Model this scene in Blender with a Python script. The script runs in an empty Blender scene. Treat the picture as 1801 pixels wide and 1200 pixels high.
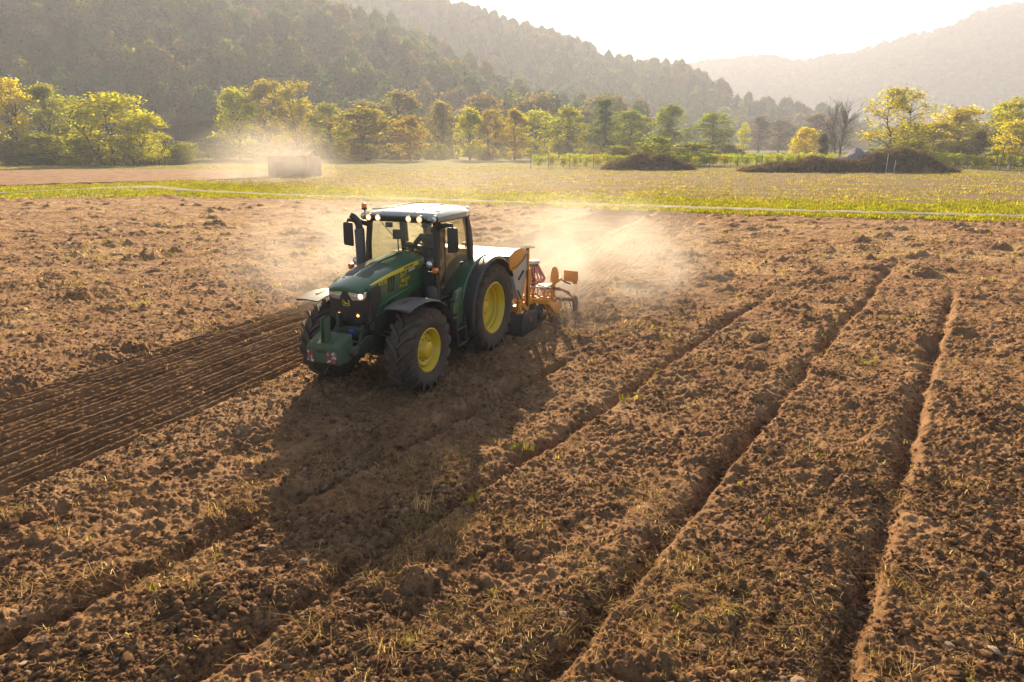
import bpy, bmesh, math, random
import numpy as np
from mathutils import Vector, Matrix

# ------------------------------------------------------------------ camera, sky, sun, exposure
scene = bpy.context.scene
COL = scene.collection
R = math.radians

cam_data = bpy.data.cameras.new('camera')
cam_data.sensor_width = 36.0
cam_data.lens = 23.79
cam_data.clip_start = 0.1
cam_data.clip_end = 6000
cam = bpy.data.objects.new('camera', cam_data)
cam.location = (0, 0, 4.45)
cam.rotation_euler = (R(90 - 16.30), 0, 0)
COL.objects.link(cam)
scene.camera = cam

SUN_EL, SUN_AZ = 23.4, -3.8          # azimuth from +Y, positive to the right
world = bpy.data.worlds.new('World')
scene.world = world
world.use_nodes = True
_n = world.node_tree.nodes
_sky = _n.new('ShaderNodeTexSky')
_sky.sky_type = 'NISHITA'
_sky.sun_disc = False
_sky.sun_elevation = R(SUN_EL)
_sky.sun_rotation = R(SUN_AZ)
_sky.dust_density = 1.5
_sky.air_density = 1.0
world.node_tree.links.new(_sky.outputs[0], _n['Background'].inputs[0])
_n['Background'].inputs[1].default_value = 0.05

sun_data = bpy.data.lights.new('sun', 'SUN')
sun_data.energy = 5.0
sun_data.angle = R(0.6)
sun_data.color = (1.0, 0.80, 0.52)
sun = bpy.data.objects.new('sun', sun_data)
_d = Vector((math.sin(R(SUN_AZ)) * math.cos(R(SUN_EL)), math.cos(R(SUN_AZ)) * math.cos(R(SUN_EL)), math.sin(R(SUN_EL))))
sun.rotation_euler = _d.to_track_quat('Z', 'Y').to_euler()
sun.location = _d * 60
COL.objects.link(sun)

scene.view_settings.view_transform = 'Standard'
scene.view_settings.look = 'None'
scene.view_settings.gamma = 1.0
scene.view_settings.use_curve_mapping = False
scene.view_settings.exposure = 2.15
scene.render.engine = 'CYCLES'
cy = scene.cycles
cy.max_bounces = 6
cy.diffuse_bounces = 1
cy.glossy_bounces = 3
cy.transmission_bounces = 4
cy.transparent_max_bounces = 16
cy.volume_bounces = 0
cy.volume_step_rate = 1.0
cy.volume_max_steps = 128
cy.sample_clamp_indirect = 4.0
cy.use_denoising = True
cy.caustics_reflective = False
cy.caustics_refractive = False

rng = np.random.default_rng(7)
random.seed(7)

# ------------------------------------------------------------------ small tools
def tag(o, label=None, cat=None, group=None, kind=None):
    if label: o['label'] = label
    if cat: o['category'] = cat
    if group: o['group'] = group
    if kind: o['kind'] = kind
    return o

def empty(name, loc=(0, 0, 0), rz=0.0, scale=(1, 1, 1)):
    o = bpy.data.objects.new(name, None)
    o.empty_display_size = 0.2
    o.location = loc
    o.rotation_euler = (0, 0, rz)
    o.scale = scale
    COL.objects.link(o)
    return o

def mesh_np(name, verts, faces_flat, fsize):
    """fast mesh from numpy arrays; faces all of the same size"""
    me = bpy.data.meshes.new(name)
    nv, nf = len(verts), len(faces_flat) // fsize
    me.vertices.add(nv)
    me.vertices.foreach_set('co', np.ascontiguousarray(verts, dtype=np.float32).ravel())
    me.loops.add(nf * fsize)
    me.loops.foreach_set('vertex_index', np.ascontiguousarray(faces_flat, dtype=np.int32))
    me.polygons.add(nf)
    me.polygons.foreach_set('loop_start', np.arange(nf, dtype=np.int32) * fsize)
    me.update(calc_edges=True)
    me.validate()
    return me

def link(name, me, mat=None, parent=None, smooth=False):
    o = bpy.data.objects.new(name, me)
    if mat is not None:
        me.materials.append(mat)
    if smooth:
        me.polygons.foreach_set('use_smooth', np.ones(len(me.polygons), dtype=bool))
    if parent is not None:
        o.parent = parent
    COL.objects.link(o)
    return o

class MB:
    """collects shapes into one mesh"""
    def __init__(self):
        self.v = []; self.f = []
    def add(self, vs, fs):
        b = len(self.v)
        self.v += [tuple(p) for p in vs]
        self.f += [tuple(b + i for i in f) for f in fs]
        return self
    def box(self, c, s, rot=None, taper=1.0):
        hx, hy, hz = s[0] / 2, s[1] / 2, s[2] / 2
        vs = [Vector((x * hx * (taper if z > 0 else 1), y * hy * (taper if z > 0 else 1), z * hz)) for z in (-1, 1) for y in (-1, 1) for x in (-1, 1)]
        if rot is not None:
            m = rot if isinstance(rot, Matrix) else Matrix.Rotation(rot[2], 3, 'Z') @ Matrix.Rotation(rot[1], 3, 'Y') @ Matrix.Rotation(rot[0], 3, 'X')
            vs = [m @ v for v in vs]
        vs = [v + Vector(c) for v in vs]
        return self.add(vs, [(0, 2, 3, 1), (4, 5, 7, 6), (0, 1, 5, 4), (2, 6, 7, 3), (0, 4, 6, 2), (1, 3, 7, 5)])
    def prism(self, poly, axis, a, b):
        """poly: 2-D outline; extruded along axis from a to b. axis 'y': poly is (x,z); 'x': (y,z); 'z': (x,y)"""
        def put(p, t):
            return {'y': (p[0], t, p[1]), 'x': (t, p[0], p[1]), 'z': (p[0], p[1], t)}[axis]
        n = len(poly)
        vs = [put(p, a) for p in poly] + [put(p, b) for p in poly]
        fs = [tuple(range(n - 1, -1, -1)), tuple(range(n, 2 * n))]
        fs += [(i, (i + 1) % n, n + (i + 1) % n, n + i) for i in range(n)]
        return self.add(vs, fs)
    def lathe(self, prof, c, axis='y', n=32, a0=0.0, a1=None, close=False):
        """prof: (radius, along-axis) pairs"""
        full = a1 is None
        k = n if full else n + 1
        end = 2 * math.pi if full else a1 - a0
        vs = []
        for i in range(k):
            t = a0 + end * i / n
            ct, st = math.cos(t), math.sin(t)
            for r, h in prof:
                p = {'y': (r * ct, h, r * st), 'x': (h, r * ct, r * st), 'z': (r * ct, r * st, h)}[axis]
                vs.append((c[0] + p[0], c[1] + p[1], c[2] + p[2]))
        m = len(prof)
        fs = []
        for i in range(n):
            j = (i + 1) % k
            for q in range(m - 1 + (1 if close else 0)):
                q2 = (q + 1) % m
                fs.append((i * m + q, j * m + q, j * m + q2, i * m + q2))
        return self.add(vs, fs)
    def cyl(self, a, b, r, n=12, r2=None):
        return self.tube([a, b], [r, r if r2 is None else r2], n)
    def tube(self, path, r, n=8, cap=True, flat=1.0):
        path = [Vector(p) for p in path]
        if not isinstance(r, (list, tuple)):
            r = [r] * len(path)
        vs = []; up = None
        for i, p in enumerate(path):
            d = (path[min(i + 1, len(path) - 1)] - path[max(i - 1, 0)]).normalized()
            if up is None:
                ref = Vector((0, 0, 1)) if abs(d.z) < 0.9 else Vector((1, 0, 0))
                up = (ref - d * ref.dot(d)).normalized()
            else:
                up = (up - d * up.dot(d)).normalized()
            sd = d.cross(up)
            for k in range(n):
                t = 2 * math.pi * k / n
                vs.append(p + (sd * math.cos(t) + up * math.sin(t) * flat) * r[i])
        fs = []
        for i in range(len(path) - 1):
            for k in range(n):
                k2 = (k + 1) % n
                fs.append((i * n + k, i * n + k2, (i + 1) * n + k2, (i + 1) * n + k))
        if cap:
            fs.append(tuple(range(n - 1, -1, -1)))
            fs.append(tuple((len(path) - 1) * n + k for k in range(n)))
        return self.add(vs, fs)
    def loft(self, secs, close_ring=True, cap=True):
        n = len(secs[0])
        vs = [p for s in secs for p in s]
        fs = []
        for i in range(len(secs) - 1):
            for k in range(n if close_ring else n - 1):
                k2 = (k + 1) % n
                fs.append((i * n + k, i * n + k2, (i + 1) * n + k2, (i + 1) * n + k))
        if cap and close_ring:
            fs.append(tuple(range(n - 1, -1, -1)))
            fs.append(tuple((len(secs) - 1) * n + k for k in range(n)))
        return self.add(vs, fs)
    def ball(self, c, s, nu=12, nv=8):
        vs = [(c[0], c[1], c[2] - s[2])]
        for j in range(1, nv):
            ph = math.pi * j / nv
            for i in range(nu):
                th = 2 * math.pi * i / nu
                vs.append((c[0] + s[0] * math.sin(ph) * math.cos(th), c[1] + s[1] * math.sin(ph) * math.sin(th), c[2] - s[2] * math.cos(ph)))
        vs.append((c[0], c[1], c[2] + s[2]))
        fs = [(0, 1 + (i + 1) % nu, 1 + i) for i in range(nu)]
        for j in range(nv - 2):
            for i in range(nu):
                a, b = 1 + j * nu + i, 1 + j * nu + (i + 1) % nu
                fs.append((a, b, b + nu, a + nu))
        t = len(vs) - 1
        fs += [(t, t - nu + i, t - nu + (i + 1) % nu) for i in range(nu)]
        return self.add(vs, fs)
    def build(self, name, mat, parent=None, bevel=0.0, smooth=35, thick=0.0):
        me = bpy.data.meshes.new(name)
        me.from_pydata(self.v, [], self.f)
        bm = bmesh.new(); bm.from_mesh(me)
        bmesh.ops.recalc_face_normals(bm, faces=bm.faces)
        if thick:
            bmesh.ops.solidify(bm, geom=list(bm.faces), thickness=thick)
        if bevel:
            es = [e for e in bm.edges if len(e.link_faces) == 2 and e.calc_face_angle(0) > R(28)]
            bmesh.ops.bevel(bm, geom=es, offset=bevel, segments=2, affect='EDGES', profile=0.6, clamp_overlap=True)
        bm.to_mesh(me); bm.free()
        me.polygons.foreach_set('use_smooth', np.ones(len(me.polygons), dtype=bool))
        me.set_sharp_from_angle(angle=R(smooth))
        o = bpy.data.objects.new(name, me)
        if mat is not None: me.materials.append(mat)
        if parent is not None: o.parent = parent
        COL.objects.link(o)
        return o

# ------------------------------------------------------------------ noise
def _hash(ix, iy, seed):
    h = (ix.astype(np.int64) * 374761393 + iy.astype(np.int64) * 668265263 + seed * 974711) & 0xFFFFFFFF
    h = ((h ^ (h >> 13)) * 1274126177) & 0xFFFFFFFF
    h = ((h ^ (h >> 16)) * 2246822519) & 0xFFFFFFFF
    return ((h ^ (h >> 15)) & 0xFFFFFF) / float(0x1000000)

def vnoise(x, y, seed=0):
    x = np.asarray(x, float); y = np.asarray(y, float)
    ix, iy = np.floor(x), np.floor(y)
    fx, fy = x - ix, y - iy
    ux, uy = fx * fx * fx * (fx * (fx * 6 - 15) + 10), fy * fy * fy * (fy * (fy * 6 - 15) + 10)
    a = _hash(ix, iy, seed); b = _hash(ix + 1, iy, seed); c = _hash(ix, iy + 1, seed); d = _hash(ix + 1, iy + 1, seed)
    return (a + (b - a) * ux + (c - a) * uy + (a - b - c + d) * ux * uy) * 2 - 1

def fbm(x, y, octv=4, seed=0, gain=0.5):
    s = 0; a = 1.0; t = 0
    for i in range(octv):
        k = 2.03 ** i
        ca, sa = math.cos(0.7 * i), math.sin(0.7 * i)
        s = s + a * vnoise((x * ca - y * sa) * k + 13.1 * i, (x * sa + y * ca) * k - 7.7 * i, seed + i)
        t += a; a *= gain
    return s / t

def clods(x, y, cell, seed, keep=0.8):
    """lumps: max of half-ellipsoids scattered on a jittered grid, height in units of the cell"""
    gx, gy = x / cell, y / cell
    ix, iy = np.floor(gx), np.floor(gy)
    out = np.zeros_like(gx)
    for dx in (-1, 0, 1):
        for dy in (-1, 0, 1):
            cx, cyy = ix + dx, iy + dy
            px = cx + _hash(cx, cyy, seed); py = cyy + _hash(cx, cyy, seed + 1)
            r = 0.32 + 0.45 * _hash(cx, cyy, seed + 2) ** 2
            on = _hash(cx, cyy, seed + 3) < keep
            an = _hash(cx, cyy, seed + 4) * 6.28
            ex = 0.65 + 0.35 * _hash(cx, cyy, seed + 5)
            ca, sa = np.cos(an), np.sin(an)
            ddx, ddy = gx - px, gy - py
            u = (ddx * ca + ddy * sa); w = (-ddx * sa + ddy * ca) / ex
            q = 1 - (u * u + w * w) / (r * r)
            hh = np.sqrt(np.clip(q, 0, None)) * r * (0.5 + 0.6 * _hash(cx, cyy, seed + 6))
            out = np.maximum(out, np.where(on, hh, 0))
    return out

def sstep(a, b, x):
    t = np.clip((x - a) / (b - a), 0, 1)
    return t * t * (3 - 2 * t)

# ------------------------------------------------------------------ materials
class NT:
    def __init__(self, name):
        self.m = bpy.data.materials.new(name)
        self.m.use_nodes = True
        self.t = self.m.node_tree
        self.p = self.t.nodes['Principled BSDF']
        self.out = self.t.nodes['Material Output']
    def n(self, typ, **kw):
        x = self.t.nodes.new(typ)
        for k, v in kw.items(): setattr(x, k, v)
        return x
    def l(self, a, b): self.t.links.new(a, b)
    def coords(self, kind='Object'):
        return self.n('ShaderNodeTexCoord').outputs[kind]
    def noise(self, vec, scale, detail=4, rough=0.55, dist=0.0):
        x = self.n('ShaderNodeTexNoise')
        x.inputs['Scale'].default_value = scale; x.inputs['Detail'].default_value = detail
        x.inputs['Roughness'].default_value = rough; x.inputs['Distortion'].default_value = dist
        if vec is not None: self.l(vec, x.inputs['Vector'])
        return x.outputs['Fac']
    def ramp(self, fac, stops):
        x = self.n('ShaderNodeValToRGB')
        e = x.color_ramp.elements
        while len(e) < len(stops): e.new(0.5)
        for i, (p, c) in enumerate(stops):
            e[i].position = p; e[i].color = (*c, 1) if len(c) == 3 else c
        self.l(fac, x.inputs['Fac'])
        return x.outputs['Color']
    def mix(self, fac, a, b, blend='MIX'):
        x = self.n('ShaderNodeMix', data_type='RGBA', blend_type=blend)
        for s, v in ((x.inputs['Factor'], fac), (x.inputs['A'], a), (x.inputs['B'], b)):
            if hasattr(v, 'node'): self.l(v, s)
            elif isinstance(v, (int, float)): s.default_value = v
            else: s.default_value = (*v, 1)
        return x.outputs['Result']
    def math(self, op, a, b=None, c=None):
        x = self.n('ShaderNodeMath', operation=op)
        for s, v in zip(x.inputs, (a, b, c)):
            if v is None: continue
            if hasattr(v, 'node'): self.l(v, s)
            else: s.default_value = v
        return x.outputs[0]
    def attr(self, name, out='Fac'):
        return self.n('ShaderNodeAttribute', attribute_name=name).outputs[out]
    def bump(self, h, strength, dist):
        x = self.n('ShaderNodeBump')
        x.inputs['Strength'].default_value = strength; x.inputs['Distance'].default_value = dist
        self.l(h, x.inputs['Height']); self.l(x.outputs['Normal'], self.p.inputs['Normal'])
    def col(self, v):
        if hasattr(v, 'node'): self.l(v, self.p.inputs['Base Color'])
        else: self.p.inputs['Base Color'].default_value = (*v, 1)
    def set(self, **kw):
        for k, v in kw.items(): self.p.inputs[k.replace('_', ' ')].default_value = v
        return self

def paint(name, c, rough=0.35, metal=0.0, coat=0.0, dust=0.25, dustcol=(0.23, 0.16, 0.10), grain=6.0):
    """painted or plain surface with a film of field dust, more of it on upward faces"""
    t = NT(name)
    co = t.coords()
    nz = t.noise(co, grain, 5, 0.65)
    geo = t.n('ShaderNodeNewGeometry')
    sep = t.n('ShaderNodeSeparateXYZ'); t.l(geo.outputs['Normal'], sep.inputs[0])
    up = t.math('MULTIPLY_ADD', sep.outputs['Z'], 0.35, 0.65)
    f = t.math('MULTIPLY', t.math('MULTIPLY', nz, up), dust * 1.7)
    base = t.mix(t.noise(co, grain * 0.4, 3), tuple(x * 0.85 for x in c), tuple(min(1, x * 1.12) for x in c))
    t.col(t.mix(f, base, dustcol))
    rg = t.math('MULTIPLY_ADD', f, 0.9, rough)
    t.l(rg, t.p.inputs['Roughness'])
    t.set(Metallic=metal, Coat_Weight=coat, Coat_Roughness=0.08)
    return t.m

def leaf_mat(name, tint=None, trans=0.5, var=0.9):
    """leaves that let light through; the colour comes from the object's own colour, varied leaf by leaf"""
    t = NT(name)
    t.t.nodes.remove(t.p)
    oi = t.n('ShaderNodeObjectInfo')
    geo = t.n('ShaderNodeNewGeometry')
    rnd = geo.outputs['Random Per Island']
    if tint is None:
        base = oi.outputs['Color']
    else:
        base = t.ramp(oi.outputs['Random'], tint)
    h = t.n('ShaderNodeHueSaturation')
    t.l(base, h.inputs['Color'])
    t.l(t.math('MULTIPLY_ADD', rnd, 0.05, 0.475), h.inputs['Hue'])
    t.l(t.math('MULTIPLY_ADD', t.math('FRACT', t.math('MULTIPLY', rnd, 7.31)), var, 1 - var * .5), h.inputs['Value'])
    d = t.n('ShaderNodeBsdfDiffuse'); tr = t.n('ShaderNodeBsdfTranslucent')
    t.l(h.outputs[0], d.inputs['Color'])
    h2 = t.n('ShaderNodeHueSaturation'); h2.inputs['Saturation'].default_value = 1.12; h2.inputs['Value'].default_value = 1.9
    t.l(h.outputs[0], h2.inputs['Color']); t.l(h2.outputs[0], tr.inputs['Color'])
    mx = t.n('ShaderNodeMixShader'); mx.inputs[0].default_value = trans
    t.l(d.outputs[0], mx.inputs[1]); t.l(tr.outputs[0], mx.inputs[2])
    t.l(mx.outputs[0], t.out.inputs['Surface'])
    return t.m

def emit(name, c, s):
    t = NT(name)
    t.col(c); t.set(Roughness=0.3)
    t.p.inputs['Emission Color'].default_value = (*c, 1); t.p.inputs['Emission Strength'].default_value = s
    return t.m

def glass(name, tint, rough=0.02, gloss=0.5):
    t = NT(name)
    t.t.nodes.remove(t.p)
    tr = t.n('ShaderNodeBsdfTransparent'); tr.inputs[0].default_value = (*tint, 1)
    gl = t.n('ShaderNodeBsdfGlossy'); gl.inputs['Roughness'].default_value = rough
    df = t.n('ShaderNodeBsdfTranslucent'); df.inputs[0].default_value = (0.7, 0.68, 0.58, 1)
    fr = t.n('ShaderNodeFresnel'); fr.inputs[0].default_value = 1.45
    m1 = t.n('ShaderNodeMixShader'); m1.inputs[0].default_value = 0.03     # dust film
    t.l(tr.outputs[0], m1.inputs[1]); t.l(df.outputs[0], m1.inputs[2])
    mx = t.n('ShaderNodeMixShader')
    t.l(t.math('MULTIPLY', fr.outputs[0], gloss), mx.inputs[0])
    t.l(m1.outputs[0], mx.inputs[1]); t.l(gl.outputs[0], mx.inputs[2])
    t.l(mx.outputs[0], t.out.inputs['Surface'])
    return t.m

# ------------------------------------------------------------------ scattering of uncountable stuff (instances on points)
def source(name, me, mat):
    if mat is not None: me.materials.append(mat)
    return bpy.data.objects.new(name, me)

def scatter(name, pts, rot, scl, srcs, idx=None, parent=None):
    n = len(pts)
    me = bpy.data.meshes.new(name)
    me.vertices.add(n)
    me.vertices.foreach_set('co', np.asarray(pts, np.float32).ravel())
    a = me.attributes.new('rot', 'FLOAT_VECTOR', 'POINT'); a.data.foreach_set('vector', np.asarray(rot, np.float32).ravel())
    scl = np.asarray(scl, np.float32)
    if scl.ndim == 1: scl = np.repeat(scl[:, None], 3, 1)
    a = me.attributes.new('scl', 'FLOAT_VECTOR', 'POINT'); a.data.foreach_set('vector', scl.ravel())
    if idx is None: idx = rng.integers(0, len(srcs), n)
    a = me.attributes.new('idx', 'INT', 'POINT'); a.data.foreach_set('value', np.asarray(idx, np.int32))
    c = bpy.data.collections.new(name + '_source')
    for s in srcs: c.objects.link(s)
    g = bpy.data.node_groups.new(name, 'GeometryNodeTree')
    g.interface.new_socket('Geometry', in_out='INPUT', socket_type='NodeSocketGeometry')
    g.interface.new_socket('Geometry', in_out='OUTPUT', socket_type='NodeSocketGeometry')
    gi, go = g.nodes.new('NodeGroupInput'), g.nodes.new('NodeGroupOutput')
    ip = g.nodes.new('GeometryNodeInstanceOnPoints')
    ci = g.nodes.new('GeometryNodeCollectionInfo')
    ci.inputs['Collection'].default_value = c
    ci.inputs['Separate Children'].default_value = True
    ci.inputs['Reset Children'].default_value = True
    def at(nm, ty):
        x = g.nodes.new('GeometryNodeInputNamedAttribute'); x.data_type = ty; x.inputs[0].default_value = nm
        return x.outputs[0]
    e2r = g.nodes.new('FunctionNodeEulerToRotation')
    L = g.links.new
    L(gi.outputs[0], ip.inputs['Points']); L(ci.outputs[0], ip.inputs['Instance'])
    ip.inputs['Pick Instance'].default_value = True
    L(at('idx', 'INT'), ip.inputs['Instance Index'])
    L(at('rot', 'FLOAT_VECTOR'), e2r.inputs[0]); L(e2r.outputs[0], ip.inputs['Rotation'])
    L(at('scl', 'FLOAT_VECTOR'), ip.inputs['Scale'])
    L(ip.outputs[0], go.inputs[0])
    o = bpy.data.objects.new(name, me)
    md = o.modifiers.new('scatter', 'NODES'); md.node_group = g
    if parent is not None: o.parent = parent
    COL.objects.link(o)
    return o
# ------------------------------------------------------------------ layout shared by ground and machines
TRX, TRY, TRYAW = -1.513, 15.115, R(-113.4)         # tractor: ground point under the rear axle, heading
FWD = np.array([math.cos(TRYAW), math.sin(TRYAW)]); LFT = np.array([-math.sin(TRYAW), math.cos(TRYAW)])
def to_local(x, y):
    return (x - TRX) * FWD[0] + (y - TRY) * FWD[1], (x - TRX) * LFT[0] + (y - TRY) * LFT[1]
def to_world(lx, ly):
    return TRX + lx * FWD[0] + ly * LFT[0], TRY + lx * FWD[1] + ly * LFT[1]

_ex = [-140, -70, -41.75, -31.6, -15.8, 0, 17.7, 29.8, 60, 140]; _ey = [45, 52, 56.5, 59.6, 56.2, 50.5, 43.0, 39.6, 31, 8]
_tx = [-140, -70, -52, -47, -43, -40.2, -36, -30.6, -16.6, 0, 19.1, 32.1, 70, 140]; _ty = [50, 56, 60.5, 63.5, 68.8, 73.5, 71.5, 66.4, 59.3, 53.4, 46.5, 42.9, 30.5, 8]
def edge_y(x): return np.interp(x, _ex, _ey) + 0.35 * vnoise(x / 1.7, x * 0 + 3.3, 5) + 0.2 * vnoise(x / .5, x * 0 + 1.3, 6)
def track_y(x):
    k = np.linspace(-2, 2, 5)
    return sum(np.interp(x + d, _tx, _ty) for d in k) / 5

SOWN = (-5.75, -1.82)              # drilled strip beside the tractor, in the tractor's sideways coordinate
PASS = (-1.55, 1.62)               # strip being drilled behind the machine
def sown_mask(x, y, m=0.0):
    lx, ly = to_local(x, y)
    a = sstep(SOWN[0] - 0.06 + m, SOWN[0] + 0.12 + m, ly) * (1 - sstep(SOWN[1] - 0.12 - m, SOWN[1] + 0.06 - m, ly))
    b = sstep(PASS[0] - 0.06 + m, PASS[0] + 0.12 + m, ly) * (1 - sstep(PASS[1] - 0.12 - m, PASS[1] + 0.06 - m, ly)) * (1 - sstep(-4.6, -4.0, lx))
    return np.maximum(a, b)

TH = R(34.4); CT, ST = math.cos(TH), math.sin(TH)
FURROWS = [(-0.30, 20.5, 1.0), (-2.38, 25.5, 0.9), (-4.88, 19.5, 1.0), (-6.72, 14.0, 1.15), (-8.92, 12.0, 0.6), (1.9, 9.0, 0.35)]

def furrow_h(x, y):
    c = CT * x - ST * y; a = ST * x + CT * y
    h = np.zeros_like(x); quiet = np.zeros_like(x)
    for i, (fc, yend, dp) in enumerate(FURROWS):
        u = c - fc + 0.05 * vnoise(a / 2.6, a * 0 + i * 5.1, 31) + 0.035 * vnoise(a / 0.33, a * 0 + i * 9.1, 32)
        fade = (1 - sstep(yend - 1.5, yend + 1.0, y + 0.7 * vnoise(x / 1.2, y / 1.2, 33))) * (0.68 + 0.40 * vnoise(a / 0.9, a * 0 + i * 3.7, 34)) * dp
        left = np.exp(-(np.clip(-(u + 0.07), 0, None) / (0.13 + .05 * vnoise(a / .35, u * 0 + i, 36))) ** 2)
        right = 1 - sstep(-0.03, 0.08, u)
        h += -0.235 * fade * left * right
        h += 0.085 * fade * np.exp(-((u + 0.47) / 0.19) ** 2) * (0.6 + 0.6 * vnoise(a / 0.6, u / 0.3, 35))
        h += 0.010 * fade * np.exp(-((u - 0.14) / 0.07) ** 2)
        quiet = np.maximum(quiet, (.9 if i == 0 else .4) * fade * np.exp(-((u - 0.07) / 0.06) ** 2))
    return h, quiet

def field_h(x, y):
    lx, ly = to_local(x, y)
    fh, quiet = furrow_h(x, y)
    rough = np.clip(0.75 + 0.9 * fbm(x / 1.9, y / 1.9, 3, 40), .15, 1.5)
    far = sstep(14, 34, y)
    z = 0.055 * fbm(x / 5.0, y / 5.0, 2, 41)
    z = z + 0.050 * fbm(x / 0.9, y / 0.9, 3, 42) * rough
    patch = sstep(-0.25, 0.55, fbm(x / 1.1, y / 1.1, 2, 43))
    c1 = clods(x, y, 0.62, 50, 0.30) * 0.62 * 0.30 * (1 + .35 * vnoise(x / .09, y / .09, 46))
    c2 = clods(x, y, 0.24, 60, 0.55) * 0.24 * 0.52
    c3 = clods(x + 0.03, y, 0.105, 70, 0.85) * 0.105 * 0.82
    c4 = clods(x, y + 0.02, 0.048, 80, 0.92) * 0.048 * 1.05
    c5 = clods(x + .2, y + .1, 0.95, 55, 0.42) * 0.95 * 0.26 * (1 + .4 * vnoise(x / .12, y / .12, 47)) + clods(x, y, 0.42, 57, 0.5) * 0.42 * 0.36
    warp = 1 + 0.25 * vnoise(x / 0.05, y / 0.05, 44)
    cl = c1 * warp * (0.5 + 0.7 * patch) + c2 * patch * warp + c3 * (0.20 + 0.80 * rough) + c4 * (.6 + .4 * rough)
    z = z + cl * (1 - 0.75 * quiet) + c5 * sstep(11, 24, y) * (1 - .5 * sstep(44, 56, y)) * (.45 + .55 * patch)
    z = z + 0.030 * fbm(x / 0.13, y / 0.13, 4, 45, .66)
    z = z + fh
    # wheel marks behind the tractor's own wheels
    for wy in (-0.98, 0.98):
        z = z - 0.07 * np.exp(-((ly - wy) / 0.24) ** 2) * (1 - sstep(1.0, 3.1, lx)) * (0.7 + 0.3 * np.sin(lx * 2 * math.pi / 0.24))
        return z, quiet, patch

# ------------------------------------------------------------------ soil
def soil_mat(name, dark=1.0, warm=1.0, grain=1.0, vary=False):
    t = NT(name)
    co = t.coords()
    n1 = t.noise(co, 1.3 * grain, 5, 0.6); n2 = t.noise(co, 9.0 * grain, 5, 0.65); n3 = t.noise(co, 55.0 * grain, 4, 0.7)
    f = t.math('ADD', t.math('MULTIPLY', n1, 0.46), t.math('ADD', t.math('MULTIPLY', n2, 0.30), t.math('MULTIPLY', n3, 0.26)))
    d = dark * 1.30
    c = t.ramp(f, [(0.36, (0.082 * d, 0.039 * d, 0.019 * d)), (0.48, (0.196 * d, 0.101 * d, 0.045 * d)), (0.58, (0.285 * d, 0.158 * d, 0.073 * d)), (0.68, (0.42 * d, 0.25 * d, 0.13 * d))])
    st = t.attr('straw')
    sf = t.ramp(t.math('MULTIPLY', t.noise(co, 26 * grain, 4, 0.75), t.math('MULTIPLY_ADD', st, 1.1, 0.30)), [(0.38, (0, 0, 0)), (0.62, (1, 1, 1))])
    c = t.mix(t.math('MULTIPLY', sf, 0.8), c, (0.47, 0.305, 0.15))
    gr = t.attr('green')
    gf = t.ramp(t.math('MULTIPLY', t.noise(co, 7 * grain, 4, 0.7), gr), [(0.30, (0, 0, 0)), (0.5, (1, 1, 1))])
    c = t.mix(t.math('MULTIPLY', gf, 0.7), c, (0.16, 0.15, 0.035))
    if vary:        # every clod a little drier or damper than the next
        c = t.mix(1.0, c, t.ramp(t.n('ShaderNodeObjectInfo').outputs['Random'], [(0, (.55, .52, .50)), (.5, (.95, .95, .95)), (1, (1.35, 1.32, 1.28))]), 'MULTIPLY')
    t.col(c)
    t.set(Roughness=0.95); t.p.inputs['Specular IOR Level'].default_value = 0.15
    hgt = t.math('ADD', t.math('MULTIPLY', t.noise(co, 38 * grain, 6, 0.72), 1.0), t.math('MULTIPLY', t.noise(co, 130 * grain, 3, 0.7), 0.35))
    t.bump(hgt, 1.0, 0.035 / grain)
    return t.m

M_SOIL = soil_mat('ploughed soil')
M_SOWN = soil_mat('fine drilled soil', 0.74)
M_TILL = soil_mat('far tilled soil', 0.92, grain=0.5)

def put_attr(me, name, val):
    a = me.attributes.new(name, 'FLOAT', 'POINT')
    a.data.foreach_set('value', np.ascontiguousarray(val, dtype=np.float32))

def grid_faces(nr, nc, keep=None):
    i = np.arange(nr - 1)[:, None] * nc + np.arange(nc - 1)[None, :]
    q = np.stack([i, i + 1, i + nc + 1, i + nc], -1).reshape(-1, 4)
    if keep is not None:
        k = keep.reshape(-1)
        q = q[k[q].all(1)]
    return q

def drop_loose(v, q, *attrs):
    used = np.zeros(len(v), bool); used[q.ravel()] = True
    m = np.cumsum(used) - 1
    return (v[used], m[q]) + tuple(a[used] for a in attrs)

def straw_amount(x, y):
    s = 0.22 + 0.55 * fbm(x / 1.6, y / 1.6, 3, 90)
    s = s + 0.26 * sstep(17, 27, y + 3 * vnoise(x / 6, y / 6, 91)) * (1 - 0.9 * sstep(-5.5, -1.5, y - np.interp(x, _ex, _ey)))
    lx, ly = to_local(x, y)
    return np.clip(s, 0, 1.3)

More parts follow.
